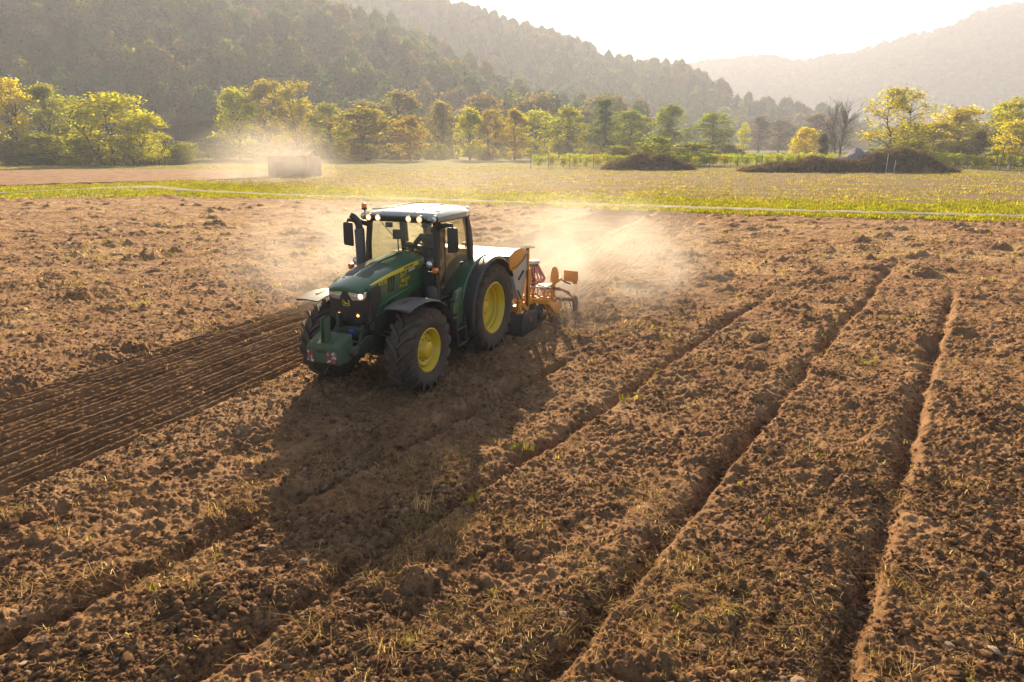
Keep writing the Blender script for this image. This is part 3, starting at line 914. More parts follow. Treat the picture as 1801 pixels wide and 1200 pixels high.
def tree_model(seed, kind):
    """trunk mesh with limbs and crown mesh of leaf clumps for a tree of unit height 10 and crown width 7"""
    r = np.random.default_rng(seed)
    Ht, W = 10.0, 7.0
    spec = dict(
        tall=dict(t0=.09, prof=lambda t: math.sin(math.pi * min(1, max(0, (t - .0) / 1.02))) ** .55 * (1.05 - .35 * t), n=74, leaf=88, ls=.28, cl=(.46, .28), trunks=1),
        airy=dict(t0=.15, prof=lambda t: math.sin(math.pi * min(1, max(0, (t - .06) / .98))) ** .6, n=58, leaf=84, ls=.27, cl=(.48, .26), trunks=2),
        round=dict(t0=.06, prof=lambda t: math.sin(math.pi * min(1, max(0, (t - .02) / 1.0))) ** .5, n=72, leaf=92, ls=.30, cl=(.55, .30), trunks=1),
        broad=dict(t0=.20, prof=lambda t: (max(0, 1 - ((t - .56) / .46) ** 2)) ** .5, n=84, leaf=80, ls=.23, cl=(.48, .30), trunks=2),
        group=dict(t0=.06, prof=lambda t: (max(0, 1 - ((t - .42) / .60) ** 2)) ** .5, n=84, leaf=84, ls=.27, cl=(.50, .26), trunks=5),
        bush=dict(t0=.06, prof=lambda t: (max(0, 1 - ((t - .32) / .70) ** 2)) ** .5, n=46, leaf=64, ls=.46, cl=(.62, .45), trunks=3),
        pine=dict(t0=.20, prof=lambda t: max(.08, (1.08 - t) * (1 if int(t * 9) % 2 else .72)), n=70, leaf=56, ls=.30, cl=(.46, .12), trunks=1),
        cypress=dict(t0=.04, prof=lambda t: math.sin(math.pi * min(1, t * .9 + .12)) ** .7, n=60, leaf=60, ls=.5, cl=(.7, .3), trunks=1),
        bare=dict(t0=.26, prof=lambda t: (max(0, 1 - ((t - .66) / .46) ** 2)) ** .5, n=70, leaf=3, ls=.16, cl=(.35, .2), trunks=3),
        sapling=dict(t0=.25, prof=lambda t: .8 + .2 * math.sin(t * 9), n=26, leaf=26, ls=.85, cl=(1.0, .55), trunks=1),
    )[kind]
    wood = MB(); cent = []
    bases = []
    for k in range(spec['trunks']):
        if spec['trunks'] == 1: bx, by, tx, ty = 0, 0, r.normal() * .3, r.normal() * .3
        else:
            a = 6.283 * k / spec['trunks'] + r.random(); sp = .09 * W if kind != 'group' else .33 * W
            bx, by = sp * math.cos(a) * r.random(), sp * math.sin(a) * r.random() * .6; tx, ty = bx * 2.2 + math.cos(a) * .5, by * 2.2 + math.sin(a) * .5
        top = (.93 if kind in ('tall', 'pine', 'cypress', 'sapling') else .74) * Ht * (1 if k == 0 else .75 + .2 * r.random())
        r0 = {'bare': .13, 'bush': .07, 'sapling': .12, 'group': .12}.get(kind, .17) * (1 if k == 0 else .75)
        pts = [Vector((bx + (tx - bx) * (i / 7) ** 1.3 + (.10 * r.normal() if 0 < i else 0), by + (ty - by) * (i / 7) ** 1.3 + (.10 * r.normal() if 0 < i else 0), top * i / 7 - (.2 if i == 0 else 0))) for i in range(8)]
        wood.tube(pts, [r0 * (1.25 if i == 0 else 1 - .85 * i / 7) for i in range(8)], 7)
        bases.append(pts)
    for i in range(spec['n']):
        t = spec['t0'] + (1 - spec['t0']) * (r.random() ** .85)
        rad = spec['prof'](t) * W * .5
        a = r.random() * 6.283; q = r.random() ** .45
        c = Vector((rad * q * math.cos(a), rad * q * math.sin(a), t * Ht * .97))
        cent.append(c)
        b = min(bases, key=lambda p: (p[4].xy - c.xy).length)
        tt = max(.12, min(.98, (c.z / b[-1].z) - .10 - .16 * r.random()))
        j = min(6, int(tt * 7)); o = b[j].lerp(b[j + 1], tt * 7 - j)
        lim = bent(o, c, r, .09)
        rr = .075 * (1 - .6 * t) * (1.0 if kind != 'bare' else .75)
        wood.tube(lim, [rr * (1 - .75 * k / 4) for k in range(5)], 5, cap=False)
        if kind == 'bare':
            for m in range(7):
                s = lim[1 + m % 4]
                e = s + Vector((r.normal() * .5 + c.x * .18, r.normal() * .5 + c.y * .18, .5 + .9 * r.random()))
                wood.tube(bent(s, e, r, .06, 3), [.022, .017, .012, .006], 4, cap=False)
    C = np.array([tuple(c) for c in cent])
    nl = spec['leaf']
    c = np.repeat(C, nl, 0)
    sc_ = np.repeat(.7 + .6 * r.random(len(C)), nl)[:, None]
    off = r.normal(size=c.shape) * np.array([spec['cl'][0], spec['cl'][0], spec['cl'][1]]) * sc_
    P, Fq = leaf_quads(c + off, spec['ls'], r, .8)
    P[:, 2] = np.maximum(P[:, 2], .05)
    crown = mesh_np('crown', P, Fq, 4); crown.materials.append(M_LEAF)
    me = bpy.data.meshes.new('trunk'); me.from_pydata(wood.v, [], wood.f); me.update()
    me.polygons.foreach_set('use_smooth', np.ones(len(me.polygons), dtype=bool)); me.materials.append(M_BARK)
    return me, crown

MODELS = {}
def model(kind, var):
    if (kind, var) not in MODELS: MODELS[(kind, var)] = tree_model(sum(map(ord, kind)) * 7 + var, kind)
    return MODELS[(kind, var)]

def plant(name, x, y, h, w, kind, var, colour, label, cat='tree', group=None, z=0.0, parts=('trunk', 'crown')):
    tr, cr = model(kind, var)
    e = empty(name, (x, y, z), (x * 13.7 + y * 3.1) % 6.283, (w / 7.0, w / 7.0, h / 10.0))
    for nm, me in zip(parts, (tr, cr)):
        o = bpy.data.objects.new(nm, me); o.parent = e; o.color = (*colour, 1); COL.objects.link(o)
    tag(e, label, cat, group)
    return e

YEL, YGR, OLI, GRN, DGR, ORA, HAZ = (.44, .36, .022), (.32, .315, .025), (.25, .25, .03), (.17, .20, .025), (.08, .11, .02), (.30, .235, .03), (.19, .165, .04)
TREES = [
 ('deciduous_tree', -106.7, 152, 17.5, 10.5, 'airy', 0, YEL, 'tall bright yellow tree cut by the left edge of the picture'),
 ('deciduous_tree', -106.0, 162, 17.0, 12.5, 'tall', 0, OLI, 'tall olive tree second from the left edge of the picture'),
 ('deciduous_tree', -104.1, 168, 15.2, 9.5, 'airy', 1, OLI, 'slim olive tree between the tall olive tree and the wide yellow tree clump'),
 ('deciduous_tree', -84.3, 150, 14.8, 17.0, 'group', 0, (.36, .34, .025), 'wide glowing yellow green tree on many thin trunks, left of the gap in the trees'),
 ('deciduous_tree', -76.8, 147, 10.6, 10.0, 'group', 1, (.36, .34, .025), 'lower yellow green tree leaning into the gap, right end of the left wood'),
 ('shrub', -99.0, 149, 6.2, 12.0, 'bush', 0, OLI, 'olive thicket at the foot of the tall trees by the left edge'),
 ('shrub', -89.0, 147, 5.4, 10.0, 'bush', 1, YGR, 'yellow green thicket under the wide yellow tree clump'),
 ('shrub', -107.5, 146, 6.0, 9.0, 'bush', 2, OLI, 'leafy thicket at the left edge beneath the bright yellow tree'),
 ('shrub', -96.0, 188, 6.5, 5.5, 'bush', 3, YGR, 'lone pale shrub standing in the gap before the dark hillside'),
 ('shrub', -88.5, 192, 4.6, 9.0, 'bush', 0, OLI, 'low dark shrub just right of the lone pale shrub'),
 ('shrub', -80.0, 190, 5.8, 11.0, 'bush', 1, GRN, 'dark green shrub below the three tall pale trees'),
 ('shrub', -68.5, 188, 4.4, 10.0, 'bush', 2, OLI, 'low olive shrub left of the hut roof'),
 ('deciduous_tree', -77.4, 200, 19.1, 14.5, 'tall', 1, YGR, 'broad pale yellow green tree, first right of the gap'),
 ('deciduous_tree', -71.1, 210, 22.2, 13.2, 'airy', 2, (.25, .21, .035), 'tallest pale tree, left of the two twin crowns above the hut'),
 ('deciduous_tree', -61.8, 205, 21.8, 12.5, 'airy', 3, (.25, .21, .035), 'tall pale tree, right of the two twin crowns above the hut'),
 ('deciduous_tree', -53.0, 205, 15.4, 14.5, 'tall', 2, OLI, 'rounded olive tree just right of the hut in the dust'),
 ('deciduous_tree', -39.0, 188, 13.3, 19.0, 'round', 0, (.25, .21, .04), 'large dome shaped pale tree veiled in dust behind the tractor'),
 ('deciduous_tree', -26.9, 184, 11.1, 9.5, 'round', 1, (.28, .21, .04), 'small rounded pale tree standing free right of the dusty dome tree'),
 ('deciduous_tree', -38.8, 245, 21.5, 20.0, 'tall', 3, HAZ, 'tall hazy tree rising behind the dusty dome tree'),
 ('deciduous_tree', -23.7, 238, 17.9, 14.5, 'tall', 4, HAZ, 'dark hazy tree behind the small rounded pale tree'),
 ('deciduous_tree', -11.4, 190, 13.7, 10.0, 'tall', 5, YGR, 'upright pale green tree with a clear double trunk left of the vineyard'),
 ('deciduous_tree', -5.9, 194, 13.2, 8.4, 'airy', 4, (.23, .18, .035), 'thin yellow brown tree between the double trunk tree and the orange tinged tree'),
 ('deciduous_tree', 0.7, 190, 13.0, 8.4, 'tall', 0, ORA, 'pale orange tinged tree at the left end of the vineyard'),
 ('deciduous_tree', 6.9, 195, 14.0, 10.6, 'airy', 5, YGR, 'pale green tree just right of the orange tinged tree'),
 ('deciduous_tree', 15.8, 200, 14.2, 12.4, 'tall', 6, OLI, 'olive tree over the vineyard, left of the tall dark pine like tree'),
 ('conifer', 26.1, 200, 16.4, 12.7, 'pine', 0, DGR, 'tall tiered dark green tree rising highest over the vineyard'),
 ('deciduous_tree', 33.6, 205, 13.4, 11.5, 'round', 2, GRN, 'dark rounded tree touching the tall tiered tree on its right'),
 ('deciduous_tree', 47.1, 212, 15.4, 14.0, 'tall', 7, GRN, 'dark green spreading tree behind the bright green shrubs'),
 ('deciduous_tree', 57.8, 204, 12.9, 12.2, 'round', 3, GRN, 'dark dome shaped tree, last on the right of the middle tree line'),
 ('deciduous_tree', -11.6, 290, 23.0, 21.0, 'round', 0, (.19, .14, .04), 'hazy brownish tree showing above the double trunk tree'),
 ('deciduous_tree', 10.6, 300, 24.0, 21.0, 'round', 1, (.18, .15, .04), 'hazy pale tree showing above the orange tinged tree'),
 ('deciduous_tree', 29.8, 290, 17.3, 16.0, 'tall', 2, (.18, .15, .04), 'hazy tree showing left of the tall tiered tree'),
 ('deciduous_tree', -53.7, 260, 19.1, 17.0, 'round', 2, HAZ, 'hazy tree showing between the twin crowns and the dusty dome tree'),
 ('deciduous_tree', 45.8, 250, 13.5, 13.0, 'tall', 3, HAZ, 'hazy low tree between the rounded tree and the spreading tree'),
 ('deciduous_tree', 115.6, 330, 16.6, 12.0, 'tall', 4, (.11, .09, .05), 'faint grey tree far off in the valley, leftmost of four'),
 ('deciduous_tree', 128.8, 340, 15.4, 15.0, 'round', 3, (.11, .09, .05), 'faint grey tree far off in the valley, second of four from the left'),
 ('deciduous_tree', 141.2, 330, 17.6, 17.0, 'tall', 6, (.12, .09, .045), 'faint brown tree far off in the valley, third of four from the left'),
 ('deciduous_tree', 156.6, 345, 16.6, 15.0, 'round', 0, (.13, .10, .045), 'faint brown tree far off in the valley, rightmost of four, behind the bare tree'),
 ('deciduous_tree', 78.6, 240, 11.3, 4.6, 'airy', 6, YGR, 'thin young tree standing alone right of the middle tree line'),
 ('bare_tree', 69.7, 150, 13.4, 9.0, 'bare', 0, (.2, .16, .05), 'leafless tree with upswept branches behind the gravel heap'),
 ('deciduous_tree', 80.9, 150, 15.3, 13.8, 'broad', 0, (.33, .29, .022), 'big open crowned yellow tree standing over the long mound'),
 ('deciduous_tree', 71.0, 170, 7.9, 6.8, 'round', 1, YEL, 'small yellow tree left of the dark cypress'),
 ('cypress', 67.1, 152, 6.3, 2.6, 'cypress', 0, (.025, .035, .012), 'small dark pointed cypress at the foot of the bare tree'),
 ('deciduous_tree', 95.8, 160, 9.0, 11.0, 'round', 2, (.30, .26, .025), 'low yellow tree right of the big open crowned tree'),
 ('deciduous_tree', 104.3, 165, 12.2, 15.0, 'round', 1, (.42, .36, .02), 'wide golden yellow tree behind the dark round bush on the right'),
 ('deciduous_tree', 110.9, 160, 13.2, 11.0, 'tall', 7, YGR, 'green yellow tree between the golden tree and the right edge'),
 ('deciduous_tree', 106.9, 150, 13.8, 10.0, 'airy', 1, (.27, .25, .025), 'tall green yellow tree cut by the right edge'),
 ('deciduous_tree', 100.8, 140, 9.0, 9.0, 'round', 3, (.42, .36, .02), 'low golden tree at the right edge in front of the tall one'),
 ('shrub', 91.5, 138, 6.6, 3.9, 'round', 0, (.035, .032, .014), 'dark round bush in front of the golden tree'),
 ('shrub', 29.0, 141, 5.6, 8.5, 'bush', 1, (.22, .23, .02), 'bright green shrub behind the small brush mound'),
 ('shrub', 36.5, 143, 4.4, 9.5, 'bush', 2, (.21, .22, .02), 'bright green shrub at the right of the small brush mound'),
 ('shrub', 22.0, 146, 3.8, 7.0, 'bush', 3, (.20, .20, .025), 'low green shrub left of the small brush mound'),
 ('shrub', 75.0, 133, 4.8, 9.0, 'bush', 0, (.24, .23, .025), 'leafy yellow green shrub between the cypress and the big yellow tree'),
 ('shrub', 66.0, 128, 3.6, 8.0, 'bush', 1, (.22, .22, .025), 'leafy shrub behind the gravel heap'),
 ('shrub', 86.5, 150, 4.8, 8.0, 'bush', 2, (.22, .20, .025), 'yellow green shrub at the foot of the big yellow tree'),
 ('shrub', 98.0, 150, 5.0, 9.0, 'bush', 3, (.24, .21, .025), 'leafy shrub under the golden trees'),
]
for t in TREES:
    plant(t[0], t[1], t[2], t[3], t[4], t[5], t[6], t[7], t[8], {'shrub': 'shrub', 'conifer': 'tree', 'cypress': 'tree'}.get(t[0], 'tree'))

# far belt of trees closing the valley floor, too hazy and small to tell apart
def build_belt():
    n = 260
    x = np.concatenate([-330 + rng.random(n) * 560, 60 + rng.random(120) * 380]); y = np.concatenate([235 + rng.random(n) * 60 + np.where(x[:n] > 40, 80, 0), 380 + rng.random(120) * 260])
    k = ~((x > 55) & (x < 240) & (y < 360)) & ~((x > -112) & (x < -80))
    x, y = x[k], y[k]
    srcs = [source(f'belt_tree_{i}', MODELS[m][1].copy(), None) for i, m in enumerate([('tall', 0), ('round', 0), ('tall', 2), ('round', 2)])]
    for s in srcs: s.data.materials.clear(); s.data.materials.append(M_FOREST)
    s = 0.9 + .6 * rng.random(len(x))
    scl = np.stack([s * 1.25, s * 1.25, s], -1)
    o = scatter('distant_wood', np.stack([x, y, np.full(len(x), -.3)], -1), np.stack([np.zeros(len(x))] * 2 + [rng.random(len(x)) * 6.28], -1), scl, srcs)
    tag(o, 'dim belt of trees and scrub at the foot of the hills', 'wood', kind='stuff')
build_belt()

def build_undergrowth():
    n = 190
    x = np.concatenate([-112 + rng.random(60) * 40, -70 + rng.random(130) * 135]); y = np.concatenate([150 + rng.random(60) * 14, 192 + rng.random(130) * 22])
    srcs = [source(f'scrub_{i}', MODELS[m][1].copy(), None) for i, m in enumerate([('bush', 0), ('bush', 1), ('bush', 2)])]
    m_ = leaf_mat('scrub leaves', [(0, (.10, .115, .02)), (.5, (.19, .19, .025)), (1, (.28, .26, .03))], .55, .6)
    for s in srcs: s.data.materials.clear(); s.data.materials.append(m_)
    s = .18 + .24 * rng.random(n)
    o = scatter('undergrowth', np.stack([x, y, np.full(n, -.1)], -1), np.stack([np.zeros(n)] * 2 + [rng.random(n) * 6.28], -1), np.stack([s * 1.5, s * 1.5, s * 1.05], -1), srcs)
    tag(o, 'tangled scrub filling the foot of the tree line', 'undergrowth', kind='stuff')
build_undergrowth()

# ------------------------------------------------------------------ vineyard, posts, mounds, hut
VROW = ['green staked vine in the short front row at the left end of the vineyard', 'green staked vine in the row nearest the long mound and right edge', 'green staked vine in the second long row of the vineyard', 'green staked vine in the third long row of the vineyard', 'green staked vine in the rearmost row of the vineyard']
NTH = ['first', 'second', 'third', 'fourth', 'fifth', 'sixth', 'seventh', 'eighth', 'ninth', 'tenth', 'eleventh', 'twelfth']
def build_vineyard():
    for ri, (y0, x0, x1) in enumerate([(127, 5, 27), (131, 34, 106), (137, 8, 104), (144, 12, 110), (152, 5, 112)]):
        x = x0
        while x < x1:
            yy = y0 + rng.normal() * .25 - (0.02 * (x - 50))
            if not (36 < x < 70 and yy < 133):
                pl = plant('vine', x, yy, 2.0 + .5 * rng.random(), 1.45 + .4 * rng.random(), 'sapling', int(rng.integers(0, 4)), (.21 + .07 * rng.random(), .23 + .06 * rng.random(), .025), VROW[ri], 'vine', 'vines of vineyard row ' + str(ri + 1), parts=('stem', 'foliage'))
            x += 1.95 + .35 * rng.random()
    mp = paint('weathered wood', (.085, .06, .04), .9, dust=.1)
    lab = {0: 'tall dark vineyard post above the small brush mound, standing in the grass'}
    P = [(30.2, 118, 3.9, 'tall dark post standing right of the small brush mound'), (78.3, 112, 4.0, 'dark post near the right edge, left one of a pair'), (80.3, 110, 4.1, 'dark post at the right edge, right one of a pair'),
         (6.5, 125, 2.9, None), (10.2, 124, 2.4, None), (14.3, 123, 2.6, None), (3.4, 127, 2.6, None), (35.0, 124, 2.5, None), (72.0, 121, 3.0, None), (45.0, 126, 2.4, None), (51.5, 126, 2.4, None), (84.5, 122, 2.5, None), (89.0, 124, 2.4, None), (39.0, 121, 2.3, None), (21.0, 127, 2.5, None)]
    thin = sorted(q[0] for q in P if q[3] is None)
    for x, y, h, l in P:
        m = MB(); m.tube([(0, 0, -.3), (.02, 0, h * .5), (.05, .02, h)], [.075, .07, .06], 7)
        o = m.build('vineyard_post', mp); o.location = (x, y, 0)
        tag(o, l or NTH[thin.index(x)] + ' thin vineyard post counted from the left', 'post', 'posts along the vineyard')
    mw = paint('white stake', (.62, .60, .56), .6, dust=.1)
    for x, y, h, l in [(56.3, 105, 2.95, 'taller white stake in front of the long mound'), (57.7, 105.3, 2.0, 'shorter pale stake right of the taller white stake')]:
        m = MB(); m.tube([(0, 0, -.3), (.01, 0, h)], [.05, .045], 8)
        o = m.build('stake', mw); o.location = (x, y, 0); tag(o, l, 'stake')
    mg = paint('plant guard plastic', (.55, .62, .66), .5, dust=.15)
    for i in range(26):
        x = [72, 97][i % 2] - (i * 1.9 % 22) + rng.normal() * .8 if i < 18 else 6 + rng.random() * 26
        m = MB(); m.lathe([(.16, 0), (.15, .35), (.14, .7), (.12, .7), (.12, .02)], (0, 0, 0), 'z', 8)
        o = m.build('plant_guard', mg); o.location = (x, 117.5 + 6 * rng.random(), 0.02); o.scale = (1, 1, .6 + .6 * rng.random())
        tag(o, 'small pale plastic plant guard before the vines ' + ('right of the long mound' if i < 18 else 'left of the small brush mound'), 'plant guard', 'plastic guards along the vineyard ' + ('right' if i < 18 else 'left'))

def mound(name, cx, cy, pts, depth, mat, label, seed, brush=None, cat='mound'):
    """pts: (x, crest height) along the mound; rounded cross-section"""
    xs = np.linspace(pts[0][0], pts[-1][0], 110); hh = np.interp(xs, *zip(*pts))
    cs = np.linspace(-1, 1, 31)
    X = np.repeat(xs[:, None], 31, 1); C = np.repeat(cs[None], 110, 0)
    Hh = hh[:, None] * (1 - np.abs(C) ** 1.9)
    Y = C * depth * (.45 + .55 * (hh / hh.max())[:, None] ** .5) + .35 * vnoise(X / 2.0, C * 2, seed)
    Z = Hh * (1 + .22 * fbm(X / 1.6, Y / 1.6, 3, seed + 1)) - .12
    Z = Z + np.where(Hh > .15, .22 * clods(X, Y, .7, seed + 2, .7), 0)
    me = mesh_np('heap', np.stack([X - cx, Y, Z], -1).reshape(-1, 3), grid_faces(110, 31).ravel(), 4)
    put_attr(me, 'straw', np.full(X.size, .6)); put_attr(me, 'green', np.full(X.size, .5))
    e = empty(name, (cx, cy, .05))
    link('heap', me, mat, e, smooth=True)
    if brush is not None:
        srcs, n = brush
        i = rng.integers(0, 110, n); j = rng.integers(1, 30, n)
        P = np.stack([X[i, j] - cx, Y[i, j], Z[i, j] - .05], -1)
        P[:, :2] += rng.normal(size=(n, 2)) * .15
        o = scatter('brush', P, rand_rot(n, .5), .6 + .7 * rng.random(n), srcs, parent=e)
        tag(o, kind='stuff')
    tag(e, label, cat)

def build_mounds():
    mb1 = grass_mat('dead brush', [(0, (.05, .034, .02)), (.5, (.11, .07, .038)), (1, (.20, .14, .07))], .25)
    mb2 = grass_mat('bramble', [(0, (.05, .055, .012)), (.5, (.12, .12, .025)), (1, (.17, .11, .04))], .4)
    srcs = [source(f'brush_{i}', blades_mesh(640 + i, 26, .75, .035, .45, 1.4), mb1) for i in range(3)] + [source(f'brush_{3 + i}', blades_mesh(650 + i, 26, .55, .06, .4, 1.5), mb2) for i in range(2)]
    md = soil_mat('mound earth', .65, grain=.5)
    mound('brush_mound', 23, 121, [(16, 0), (18, .9), (20.5, 1.7), (22.5, 2.35), (24, 1.9), (26, 2.1), (28.5, 1.2), (31, 0)], 3.2, md, 'small low mound of dead brush in front of the vineyard', 160, (srcs, 900))
    mound('brush_mound', 53, 111, [(37, 0), (40, .55), (43, 1.1), (46, 1.3), (48, 2.0), (50.5, 1.35), (54.5, 1.4), (58, 2.5), (61.5, 3.7), (64.5, 2.9), (67, 1.2), (69.5, 0)], 4.2, md, 'long dark overgrown mound with dead brush right of the centre', 170, (srcs, 2400))
    t = NT('grey gravel'); co = t.coords()
    t.col(t.ramp(t.noise(co, 5, 4, .8), [(.35, (.12, .11, .11)), (.6, (.30, .28, .28))])); t.set(Roughness=1); t.bump(t.noise(co, 6, 4, .8), 1, .1)
    mound('gravel_heap', 56.5, 114.5, [(49.0, 0), (52.0, 1.9), (55.5, 3.35), (58.0, 3.3), (61.0, 2.6), (64, 0)], 3.4, t.m, 'grey gravel heap showing above the long overgrown mound', 180)

def build_hut():
    e = empty('hut', (-30.6, 97.5, 0))
    t = NT('rough rendered wall'); co = t.coords()
    t.col(t.ramp(t.math('ADD', t.math('MULTIPLY', t.noise(co, .9, 4), .5), t.math('MULTIPLY', t.noise(co, 7, 4, .7), .5)), [(.35, (.16, .12, .09)), (.65, (.30, .24, .18))])); t.set(Roughness=1); t.bump(t.noise(co, 10, 4), .5, .03)
    m = MB(); m.prism([(-2.1, -.2), (2.1, -.2), (2.1, 2.75), (0, 3.3), (-2.1, 2.75)], 'x', -2.75, 2.75)
    m.build('wall', t.m, e, bevel=.01)
    m = MB(); m.box((3.1, .3, 1.2), (.68, 3.2, 2.8)); m.build('lean_to', t.m, e, bevel=.02)
    rt = NT('old roof tiles'); co = rt.coords(); w = rt.n('ShaderNodeTexWave'); w.inputs['Scale'].default_value = 1.4; w.inputs['Distortion'].default_value = .6; rt.l(co, w.inputs['Vector'])
    rt.col(rt.mix(w.outputs['Fac'], (.17, .085, .05), (.33, .19, .12))); rt.set(Roughness=.95); rt.bump(w.outputs['Fac'], .8, .05)
    for s in (-1, 1):
        m = MB(); m.prism([(0, 3.42), (s * 2.55, 2.74), (s * 2.55, 2.62), (0, 3.30)], 'x', -3.15, 3.15)
        rf = m.build('roof', rt.m, e)
        for k in range(24):          # rows of rounded cover tiles
            x = -3.02 + k * .2626
            q = MB(); q.tube([(x, 0, 3.44), (x, s * 2.57, 2.755)], [.075, .085], 6)
            q.build('tile_row', rt.m, rf)
    mdk = paint('old door wood', (.07, .045, .03), .9)
    m = MB(); m.box((-1.2, -2.115, .95), (.95, .05, 1.95)); m.build('door', mdk, e, bevel=.01)
    tag(e, 'small tile roofed field hut half hidden in the dust', 'hut')
build_vineyard()
build_mounds()
build_hut()
# ------------------------------------------------------------------ tractor (local axes: x forward, y to its left, z up; origin under the rear axle)
M_GREEN = paint('tractor green', (0.014, 0.102, 0.033), .28, coat=.6, dust=.2, grain=4)
M_DGREEN = paint('dark green casting', (0.007, 0.026, 0.013), .5, dust=.16)
M_WGREEN = paint('worn green weight paint', (0.035, 0.085, 0.042), .5, dust=.5, dustcol=(.13, .12, .055), grain=5)
M_YEL = paint('wheel yellow', (0.78, 0.50, 0.006), .4, coat=.2, dust=.13, grain=5)
M_DECAL = paint('decal yellow', (0.78, 0.56, 0.01), .4, dust=.05)
M_BLACK = paint('black plastic', (0.018, 0.017, 0.017), .45, dust=.16)
M_GREY = paint('grey fender plastic', (0.060, 0.058, 0.058), .42, dust=.18)
M_RUBBER = paint('tyre rubber', (0.022, 0.020, 0.019), .8, dust=.8, dustcol=(.15, .10, .06), grain=9)
M_STEEL = paint('bare steel', (0.35, 0.33, 0.30), .4, metal=.8, dust=.2)
M_ROOF_GLARE = paint('cab roof with painted glare', (0.20, 0.25, 0.21), .2, coat=1.0, dust=.5, dustcol=(.55, .49, .40), grain=2)  # sun glare on the dark green roof, put into paler base and dust colours
M_LAMPON = emit('lit lamp', (1.0, .58, .22), .3)
M_BULB = emit('glowing bulb', (1.0, .74, .42), 1.6)
M_LAMP = paint('lamp reflector', (.75, .73, .70), .12, metal=.7, dust=.05)
M_AMBER = paint('amber lens', (.85, .20, .01), .2, coat=.5, dust=.05)
M_GLASS = glass('cab glass', (.96, .97, .90))
M_SEAT = paint('seat cloth', (.055, .05, .035), .9, dust=.2)
M_RED = paint('red stripe', (.28, .05, .03), .6, dust=.3, grain=9)
M_DARKPIN = paint('oily steel', (.10, .09, .08), .5, metal=.5, dust=.3)
M_WHITE = paint('white stripe', (.62, .58, .52), .6, dust=.3, grain=9)
M_BLUE = paint('blue coupler', (.02, .07, .30), .4, dust=.1)
t_ = NT('rusty warning plate'); _co = t_.coords()
t_.col(t_.ramp(t_.noise(_co, 9, 5, .75, .6), [(.38, (.16, .045, .03)), (.54, (.24, .07, .05)), (.57, (.60, .56, .50)), (.68, (.66, .62, .56))])); t_.set(Roughness=.75); M_RUST = t_.m

tractor = empty('tractor', (TRX, TRY, 0), TRYAW)
tag(tractor, 'green tractor with yellow wheels and a front weight block driving over the ploughed field', 'tractor')

def tyre_mesh(Rt, rim, w, lugs, lug_h):
    """agricultural tyre, axle along y: carcass and chevron lugs"""
    m = MB()
    hw = w / 2
    Rc = Rt - lug_h
    prof = [(rim - .01, -hw * .72), (rim + .02, -hw * .80), (rim + (Rc - rim) * .35, -hw * .98), (rim + (Rc - rim) * .68, -hw * 1.0), (Rc - .055, -hw * .93), (Rc - .012, -hw * .76), (Rc, -hw * .4), (Rc + .004, 0)]
    prof = prof + [(r, -a) for r, a in prof[-2::-1]]
    m.lathe(prof + [(rim - .015, 0)], (0, 0, 0), 'y', 56, close=True)
    # lugs
    for side in (-1, 1):
        for k in range(lugs):
            th0 = 2 * math.pi * (k + (.5 if side > 0 else 0)) / lugs
            secs = []
            for i in range(7):
                f = i / 6
                if f < .84:
                    lat = side * hw * (-.05 + 1.00 * f / .84 * .97); rr = Rc - .045 * (f / .84) ** 4
                    top = Rt - .028 * (f / .84) ** 3
                else:
                    g = (f - .84) / .16
                    lat = side * hw * (.92 + .085 * g); rr = Rc - .05 - .05 * g; top = Rt - .035 - .075 * g
                th = th0 + (f ** .85) * (.62 * w / Rt)           # lugs sweep back
                wd = (.036 + .014 * f) / Rt
                ring = []
                for (dr, dth) in ((rr - .01, -wd * 1.25), (top, -wd * .8), (top, wd * .8), (rr - .01, wd * 1.25)):
                    a = th + dth
                    o = .012 * side if dr == top and f > .8 else 0
                    ring.append((dr * math.cos(a), lat + o, dr * math.sin(a)))
                secs.append(ring)
            m.loft(secs)
    return m

def rim_mesh(r, w, disc, side, hub):
    """dished wheel rim, outer face towards +y*side; disc: offset of the disc plane from the wheel middle"""
    m = MB()
    h = w / 2 * .80
    prof = [(r + .012, h), (r - .012, h + .008), (r - .028, h - .012), (r - .035, h - .06), (r - .065, h - .085), (r - .07, h - .17), (r - .10, h - .19), (r - .105, disc + .05), (r - .125, disc + .012), (r * .60, disc - .012), (hub + .05, disc + .0), (hub + .015, disc + .03), (hub, disc + .10), (hub - .03, disc + .125), (.01, disc + .13)]
    m.lathe([(a, b * side) for a, b in prof], (0, 0, 0), 'y', 48)
    back = [(r + .012, h), (r - .015, -h), (r - .05, -h + .03), (r - .10, 0), (r - .11, disc - .04), (.05, disc - .05)]
    m.lathe([(a, b * side) for a, b in back[1:]], (0, 0, 0), 'y', 48)
    return m

def wheel(x, y, Rt, rim, w, lugs, side, disc, hub, spin):
    e = bpy.data.objects.new('wheel', None); e.parent = tractor; e.empty_display_size = .1
    e.location = (x, y, Rt - .045); e.rotation_euler = (0, spin, 0); COL.objects.link(e)
    tyre_mesh(Rt, rim, w, lugs, .062).build('tyre', M_RUBBER, e, smooth=40)
    rim_mesh(rim, w, disc, side, hub).build('rim', M_YEL, e, smooth=50)
    b = MB()
    for k in range(10):
        a = 6.283 * k / 10
        rb = hub + .055
        b.cyl((rb * math.cos(a), side * (disc - .01), rb * math.sin(a)), (rb * math.cos(a), side * (disc + .035), rb * math.sin(a)), .016, 6)
    b.build('wheel_bolts', M_STEEL, e)
for s in (-1, 1):
    wheel(0.0, s * .97, 0.985, .565, .62, 20, s, -.06, .15, .3 * s)
    wheel(2.80, s * .96, 0.79, .41, .56, 18, s, .10, .155, .2 + .4 * s)

